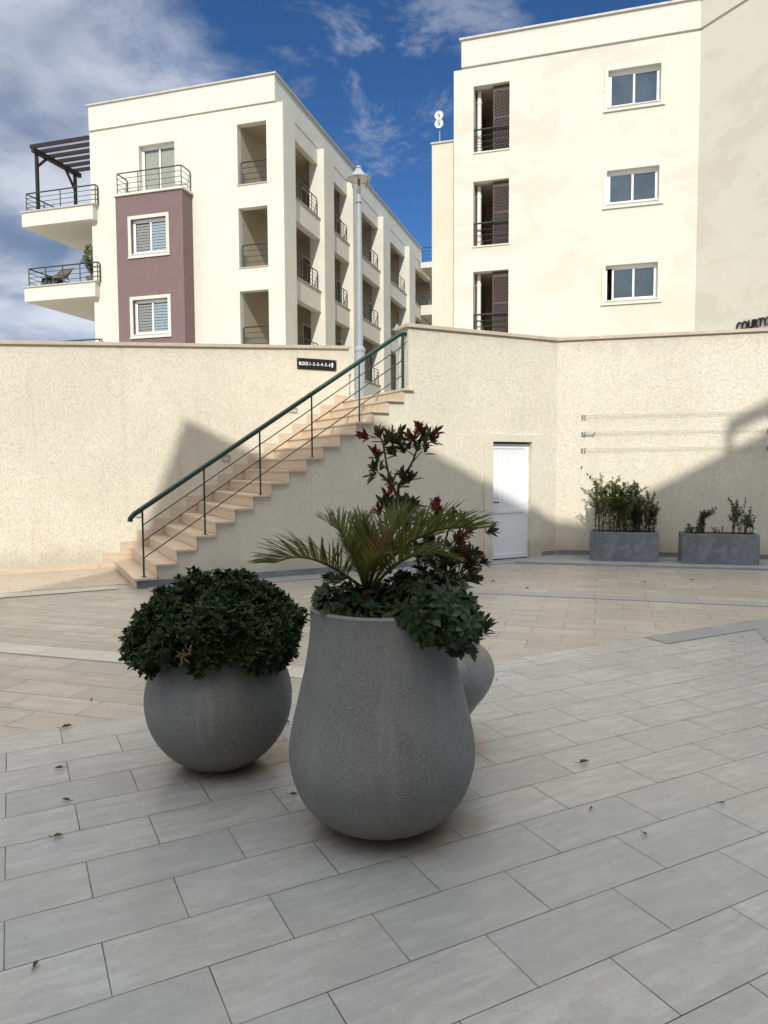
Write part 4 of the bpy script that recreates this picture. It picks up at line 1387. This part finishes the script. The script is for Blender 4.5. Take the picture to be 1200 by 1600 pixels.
for i, (pts, ys, ll, nl, lift) in enumerate(fr_pts):
    cpts = catmull([px2w(p[0], p[1], Y) for p, Y in zip(pts, ys)], 8)
    C_ = np.array(cpts)
    seg = np.linalg.norm(np.diff(C_, axis=0), axis=1)
    cum = np.concatenate([[0], np.cumsum(seg)])
    P, D, N, LL, WW = [], [], [], [], []
    for j in range(int(nl * 1.35) * 2):
        side = 1 if j % 2 else -1
        t = 0.22 + 0.78 * (j // 2) / (int(nl * 1.35) - 1)
        s_ = t * cum[-1]
        q = min(np.searchsorted(cum, s_, 'right') - 1, len(seg) - 1)
        u = (s_ - cum[q]) / seg[q]
        p0 = C_[q] + (C_[q + 1] - C_[q]) * u
        T_ = (C_[q + 1] - C_[q]) / seg[q]
        sd_ = np.cross(T_, [0, 0, 1])
        sd_ /= max(np.linalg.norm(sd_), 1e-3)
        up_ = np.cross(sd_, T_)
        dirv = T_ * (0.55 + 0.65 * t) + sd_ * side * (0.75 - 0.35 * t) + up_ * (0.62 * lift) + rng.normal(size=3) * 0.10
        P.append(p0)
        D.append(dirv)
        N.append(up_ * 0.8 - sd_ * side * 0.5)
        LL.append(1.28 * ll * (0.55 + 0.9 * math.sin(math.pi * (0.15 + 0.75 * t))) * rng.uniform(0.82, 1.12) * 0.80)
        WW.append(0.0078)
    fr = part('frond', MB().tube(cpts, [0.008 - 0.006 * k / (len(cpts) - 1) for k in range(len(cpts))], 6), 'leaf_palm', pm)
    part('leaflets', leaf_mesh(P, D, N, np.array(LL), np.array(WW), 'blade', 0.2, 0.9), 'leaf_palm_dry' if i == 11 else 'leaf_palm', fr, recalc=False)

# photinia in the jar
ph = root('red_tipped_shrub', (JX, JY, 0.6), FI, 'tall thin shrub with dark red young leaves behind the palm', 'shrub')
br = MB()


def stem(pix, Y, r0, r1):
    pts = [px2w(x, y, yy) for (x, y), yy in zip(pix, Y)]
    cpt = catmull(pts, 5)
    br.tube(cpt, [r0 + (r1 - r0) * k / (len(cpt) - 1) for k in range(len(cpt))], 7)
    return [np.array(c) for c in cpt]


s0 = stem([(668, 985), (660, 920), (650, 860), (632, 800), (618, 770), (606, 735), (600, 700), (597, 690)], [4.1, 4.1, 4.08, 4.05, 4.02, 4.0, 3.98, 3.98], 0.012, 0.004)
s1 = stem([(640, 830), (622, 770), (632, 745), (645, 720), (652, 700)], [4.06, 4.05, 4.05, 4.06, 4.07], 0.010, 0.005)
s2 = stem([(672, 985), (690, 940), (702, 895), (712, 860)], [4.1, 4.0, 3.92, 3.86], 0.010, 0.004)
s3 = stem([(672, 985), (678, 930), (690, 870), (700, 830), (706, 812)], [4.1, 4.12, 4.14, 4.16, 4.16], 0.010, 0.004)
s4 = stem([(670, 985), (664, 920), (666, 860), (670, 815)], [4.1, 4.0, 3.95, 3.9], 0.009, 0.004)
for a, b in (((632, 745), (615, 740)), ((652, 700), (640, 690)), ((652, 700), (665, 688)), ((612, 755), (590, 738)), ((606, 735), (585, 712)), ((597, 690), (580, 690)), ((597, 690), (612, 684)), ((648, 712), (632, 702)), ((645, 722), (660, 704))):
    br.tube([px2w(*a, 4.03), px2w(*b, 4.03)], [0.004, 0.002], 5)
part('stems', br, 'bark', ph, smooth=True)
gr_c, gr_a, rd_c, rd_a = [], [], [], []


def cl(x, y, n, sx, sy, Y=4.03, red=0.5, up=1.0, ax=(0, 0)):
    for _ in range(n):
        xx, yy = x + rng.normal() * sx, y + rng.normal() * sy
        c = px2w(xx, yy, Y + rng.normal() * 0.04)
        a = np.array([(xx - x) / 30 + ax[0], rng.normal() * .5, up + ax[1]])
        if rng.random() < red:
            rd_c.append(c + [0, 0, 0.02])
            rd_a.append(a)
        else:
            gr_c.append(c)
            gr_a.append(a)


cl(578, 690, 3, 5, 3, 3.98, 0.9, 0.3, (-1, 0))
cl(597, 684, 5, 8, 4, 3.98, 0.55)
cl(613, 683, 2, 5, 3, 3.98, 0.3, 1, (.8, 0))
cl(588, 720, 3, 5, 8, 3.98, 0.35)
cl(584, 738, 2, 6, 3, 3.98, 0.0, .3, (-1, 0))
cl(655, 680, 9, 13, 7, 4.05, 0.62)
cl(650, 696, 8, 16, 6, 4.05, 0.25)
cl(668, 692, 4, 7, 6, 4.05, 0.6, .7, (.8, 0))
cl(628, 705, 4, 8, 7, 4.05, 0.4, .8, (-.5, 0))
cl(615, 745, 4, 10, 5, 4.03, 0.0)
cl(640, 745, 3, 10, 6, 4.03, 0.0)
cl(607, 778, 4, 5, 10, 4.0, 0.7)
cl(605, 800, 9, 8, 12, 4.0, 0.2)
cl(622, 812, 10, 14, 12, 4.02, 0.3)
cl(640, 795, 8, 8, 8, 4.03, 0.15)
cl(683, 800, 3, 4, 6, 4.1, 0.9)
cl(678, 815, 12, 18, 9, 4.08, 0.12)
cl(705, 815, 5, 8, 8, 4.1, 0.25, 1, (.4, 0))
cl(690, 845, 18, 22, 14, 4.0, 0.1)
cl(722, 852, 8, 8, 9, 3.88, 0.5, .8, (.7, 0))
cl(712, 868, 9, 12, 8, 3.86, 0.45, .6, (.4, 0))
cl(700, 885, 20, 22, 12, 3.88, 0.12)
cl(725, 893, 5, 9, 10, 3.86, 0.1, .2, (.9, 0))
cl(700, 908, 14, 20, 8, 3.9, 0.05)
cl(660, 870, 14, 16, 20, 4.0, 0.12)
cl(750, 985, 7, 6, 8, 4.0, 0.55, .8, (.4, 0))
cl(735, 990, 6, 10, 6, 4.0, 0.1, .8, (.4, 0))
cl(715, 985, 10, 14, 8, 4.0, 0.05, .8, (.2, 0))
G_ = whorl(gr_c, gr_a, (7, 10), 0.066, 0.022, (0.35, 1.25))
part('green_leaves', leaf_mesh(*G_, 'oval', 0.2, 0.2), 'leaf_photinia', ph, recalc=False)
R_ = whorl(rd_c, rd_a, (7, 10), 0.062, 0.019, (0.2, 0.95))
part('red_leaves', leaf_mesh(*R_, 'oval', 0.22, 0.15), 'leaf_red', ph, recalc=False)


# ================================================================ BOX PLANTERS
def box_planter(x0, x1, y0, y1, zb, zt_, label):
    r_ = root('box_planter', ((x0 + x1) / 2, (y0 + y1) / 2, zb), FR, label, 'planter', 'grey box planters by the right wall')
    mb = MB()
    t = 0.03
    mb.box(x0, x1, y0, y0 + t, zb, zt_).box(x0, x1, y1 - t, y1, zb, zt_).box(x0, x0 + t, y0 + t, y1 - t, zb, zt_).box(x1 - t, x1, y0 + t, y1 - t, zb, zt_)
    part('planter_walls', mb, 'box_planter', r_, bevel=0.004)
    part('soil', MB().box(x0 + t, x1 - t, y0 + t, y1 - t, zb + .02, zt_ - .03), 'soil', r_)
    return r_


box_planter(0.577, 1.637, -0.735, -0.29, 0.036, 0.51, 'mottled grey box planter full of tall green sprigs')
box_planter(1.98, 3.10, -0.80, -0.34, 0.036, 0.51, 'mottled grey box planter with sparse twigs, right of the other one')


def sprigs(name, x0, x1, n, h0, h1, y0, y1, leafm, label, cat, lsize, dens, spread, frame=FR, base=0.48, lean=0.15, mid=None):
    r_ = root(name, ((x0 + x1) / 2, (y0 + y1) / 2, base), frame, label, cat, 'plants in the box planters')
    sm = MB()
    P, D, N, LL = [], [], [], []
    for i in range(n):
        x, y = rng.uniform(x0, x1), rng.uniform(y0, y1)
        h = rng.uniform(h0, h1)
        if mid:
            h *= mid((x - x0) / (x1 - x0))
        lx, ly = (x - (x0 + x1) / 2) * spread + rng.normal() * lean * 0.5, rng.normal() * lean * 0.4
        pts = [(x + lx * h * t ** 1.4 + rng.normal() * .006, y + ly * h * t, base + h * t) for t in np.linspace(0, 1, 7)]
        sm.tube(pts, [0.006 - 0.0045 * k / 6 for k in range(7)], 5)
        lat = [(pts, 1.0)]
        for b in range(3 if h > 0.25 else 1):
            k = int(rng.integers(2, 6))
            p = np.array(pts[k])
            d_ = np.array([rng.normal() * .6, rng.normal() * .4, 0.9])
            q = [tuple(p + d_ * h * 0.28 * t) for t in np.linspace(0, 1, 4)]
            sm.tube(q, [0.003, 0.0025, 0.002, 0.0015], 4)
            lat.append((q, 0.8))
        for q, kk in lat:
            q = np.array(q)
            m = max(3, int(dens * h * kk))
            for j in range(m):
                t = rng.uniform(0.06, 1.0) * (len(q) - 1)
                a = min(int(t), len(q) - 2)
                p = q[a] + (q[a + 1] - q[a]) * (t - a)
                d_ = rng.normal(size=3) * 0.8 + np.array([0, 0, 0.55])
                P.append(p)
                D.append(d_)
                N.append(rng.normal(size=3) * .4 + np.array([0, -.3, 1]))
                LL.append(lsize * rng.uniform(.6, 1.25))
    part('stems', sm, 'twig', r_)
    LL = np.array(LL)
    part('foliage', leaf_mesh(P, D, N, LL, LL * 0.32, 'oval', 0.15, 0.2), leafm, r_, recalc=False)
    return r_


sprigs('sprig_bush', 0.62, 1.02, 16, 0.55, 0.98, -0.66, -0.36, 'leaf_sprig', 'airy light green sprigs at the left end of the full box planter', 'plant', 0.050, 80, 0.45, mid=lambda t: 0.72 + 0.35 * math.sin(2.6 * t + .3))
sprigs('sprig_bush', 0.92, 1.34, 20, 0.42, 0.86, -0.66, -0.36, 'leaf_sprig', 'dense green sprigs in the middle of the full box planter', 'plant', 0.056, 125, 0.25, mid=lambda t: 0.78 + 0.25 * math.sin(3.1 * t))
sprigs('sprig_bush', 1.28, 1.60, 18, 0.40, 0.78, -0.66, -0.36, 'leaf_sparse', 'dull thin sprigs at the right end of the full box planter', 'plant', 0.048, 100, 0.75, mid=lambda t: 1.0 - 0.3 * t)
sprigs('low_weed', 2.04, 2.34, 16, 0.07, 0.17, -0.74, -0.42, 'leaf_sparse', 'low dark weeds at the left end of the sparse box planter', 'plant', 0.042, 190, 0.6)
sprigs('spire_plant', 2.27, 2.33, 4, 0.33, 0.40, -0.62, -0.55, 'leaf_sparse', 'single small leafy spire in the sparse box planter', 'plant', 0.05, 150, 0.2, lean=.05)
sprigs('low_weed', 2.42, 2.62, 5, 0.06, 0.14, -0.70, -0.46, 'leaf_sparse', 'tiny seedlings in the middle of the sparse box planter', 'plant', 0.034, 120, 0.4)
sprigs('twiggy_bush', 2.70, 2.86, 7, 0.38, 0.60, -0.66, -0.45, 'leaf_sparse', 'taller half bare twiggy bush in the sparse box planter', 'plant', 0.042, 85, 1.3, lean=.35)
sprigs('twiggy_bush', 2.93, 3.05, 6, 0.28, 0.46, -0.66, -0.45, 'leaf_sparse', 'shorter half bare twiggy bush at the right end of the sparse box planter', 'plant', 0.042, 90, 1.6, lean=.35)

# ================================================================ THINGS ON THE CORNER BALCONY
tr_ = root('potted_tree', (-20.1, 25.5, 9.02), FB, 'small potted tree on the middle corner balcony', 'tree')
part('pot', MB().lathe([(0.16, 9.02), (0.24, 9.38), (0.25, 9.40), (0.22, 9.40), (0.21, 9.33), (0.001, 9.33)], -20.1, 25.5, 24), 'pot', tr_, smooth=True)
tk = MB().tube([(-20.1, 25.5, 9.3), (-20.13, 25.5, 9.7), (-20.05, 25.48, 10.1)], [0.03, 0.022, 0.012], 7)
c_ = np.array([-20.05, 25.5, 10.05])
tv = rand_dir(240)
tcs = c_ + tv * np.array([0.44, 0.42, 0.60]) * (blob_r(tv, .3, 1.5) * rng.uniform(.45, 1.0, 240))[:, None]
for k in range(12):
    tk.tube([(-20.12, 25.5, 9.55 + .03 * k), tuple(tcs[k * 7])], [0.012, 0.004], 5)
part('trunk', tk, 'bark', tr_, smooth=True)
T4 = whorl(tcs, tv + [0, 0, .4], (4, 6), 0.10, 0.045, (0.5, 1.3))
part('crown', leaf_mesh(*T4, 'oval'), 'leaf_tree', tr_, recalc=False)
ch = root('lounge_chair', (-21.3, 25.4, 9.02), FB, 'brown reclining chair behind the middle balcony rail', 'chair')
part('backrest', MB().add([(-21.62, 25.15, 9.42), (-21.02, 25.15, 9.42), (-21.08, 25.55, 9.86 - .0), (-21.66, 25.55, 9.86), (-21.62, 25.19, 9.40), (-21.02, 25.19, 9.40), (-21.08, 25.59, 9.84), (-21.66, 25.59, 9.84)],
     [(0, 1, 2, 3), (7, 6, 5, 4), (0, 4, 5, 1), (1, 5, 6, 2), (2, 6, 7, 3), (3, 7, 4, 0)]), 'chair', ch)
part('seat', MB().box(-21.62, -21.02, 24.95, 25.18, 9.34, 9.40), 'chair', ch)
for x in (-21.60, -21.05):
    part('leg', MB().tube([(x, 24.98, 9.02), (x, 25.0, 9.40), (x, 25.6, 9.88)], 0.018, 6), 'steel_dark', ch)
    part('leg', MB().tube([(x, 25.45, 9.02), (x, 25.2, 9.40)], 0.018, 6), 'steel_dark', ch)
bs = root('balcony_bush', (-22.0, 25.4, 9.02), FB, 'low dark bush beside the reclining chair on the balcony', 'bush')
tv = rand_dir(160)
tv[:, 2] = np.abs(tv[:, 2])
B4 = whorl(np.array([-21.95, 25.35, 9.25]) + tv * np.array([.45, .3, .22]), tv + [0, 0, .4], (4, 6), 0.10, 0.035, (0.5, 1.3))
part('foliage', leaf_mesh(*B4, 'oval'), 'leaf_shrub', bs, recalc=False)
part('trough', MB().box(-22.35, -21.6, 25.15, 25.55, 9.02, 9.25), 'pot', bs)


# ================================================================ FALLEN LEAVES
def gz(x, y, z=0.0):
    d_ = Mx @ np.array([(x - 600) / 1130.6, (y - 800) / 1130.6, 1.0])
    return np.array([0, 0, EYE]) + d_ * ((z - EYE) / d_[2])


lv = [(95, 1137, .07, 'long curled dry leaf on the edge of the grey tiles, left'), (100, 1199, .05, 'dark dry leaf lying across a tile joint left of the ball planter'),
      (110, 1251, .045, 'small dark leaf in the middle of a tile, left foreground'), (82, 1307, .05, 'broad brown leaf with a stalk, left foreground'),
      (52, 1514, .035, 'small brown seed pod near the lower left corner'), (904, 1192, .06, 'dark red dry leaf alone on the tiles right of the tall planter'),
      (1004, 1301, .03, 'small black scrap on the right foreground tiles'), (922, 1265, .028, 'faint brown crumb on the tile below the dark red leaf'),
      (1123, 1254, .03, 'tiny forked twig near the right edge'), (452, 1241, .045, 'yellowish leaf beside the foot of the tall planter'),
      (443, 1128, .05, 'dark leaf between the ball and the tall planter'), (776, 1063, .03, 'black scrap right of the grey jar'),
      (768, 909, .07, 'flat dry leaf on the beige paving before the door'), (822, 919, .05, 'dark leaf on the grey band before the door'),
      (850, 904, .045, 'dark leaf on the beige paving left of the box planters'), (909, 892, .04, 'brown leaf on the beige paving before the full box planter'),
      (1005, 909, .05, 'leaf on the beige paving between the two box planters'), (1078, 906, .05, 'dark leaf before the left end of the sparse box planter'),
      (1124, 907, .05, 'dark leaf before the right end of the sparse box planter'), (142, 1095, .04, 'small curled leaf on the beige paving left of the ball planter')]
for i, (x, y, sz, lab) in enumerate(lv):
    p = gz(x, y, 0.01)
    zb = 0.010
    a = rng.uniform(0, 6.28)
    d_ = np.array([[math.cos(a), math.sin(a), 0.10]])
    mb = leaf_mesh([[p[0], p[1], zb]], d_, [[0.1, 0.05, 1]], sz, sz * 0.5, 'oval', 0.45, -0.25)
    mb.add(*(lambda t: (t.v, t.f))(MB().tube([(p[0], p[1], zb + .001), (p[0] - math.cos(a) * sz * .4, p[1] - math.sin(a) * sz * .4, zb + .004)], 0.0014, 5)))
    top('dry_leaf', mb, 'dry_leaf', (p[0], p[1], zb), FI, lab, 'leaf', 'fallen leaves on the paving', recalc=False)
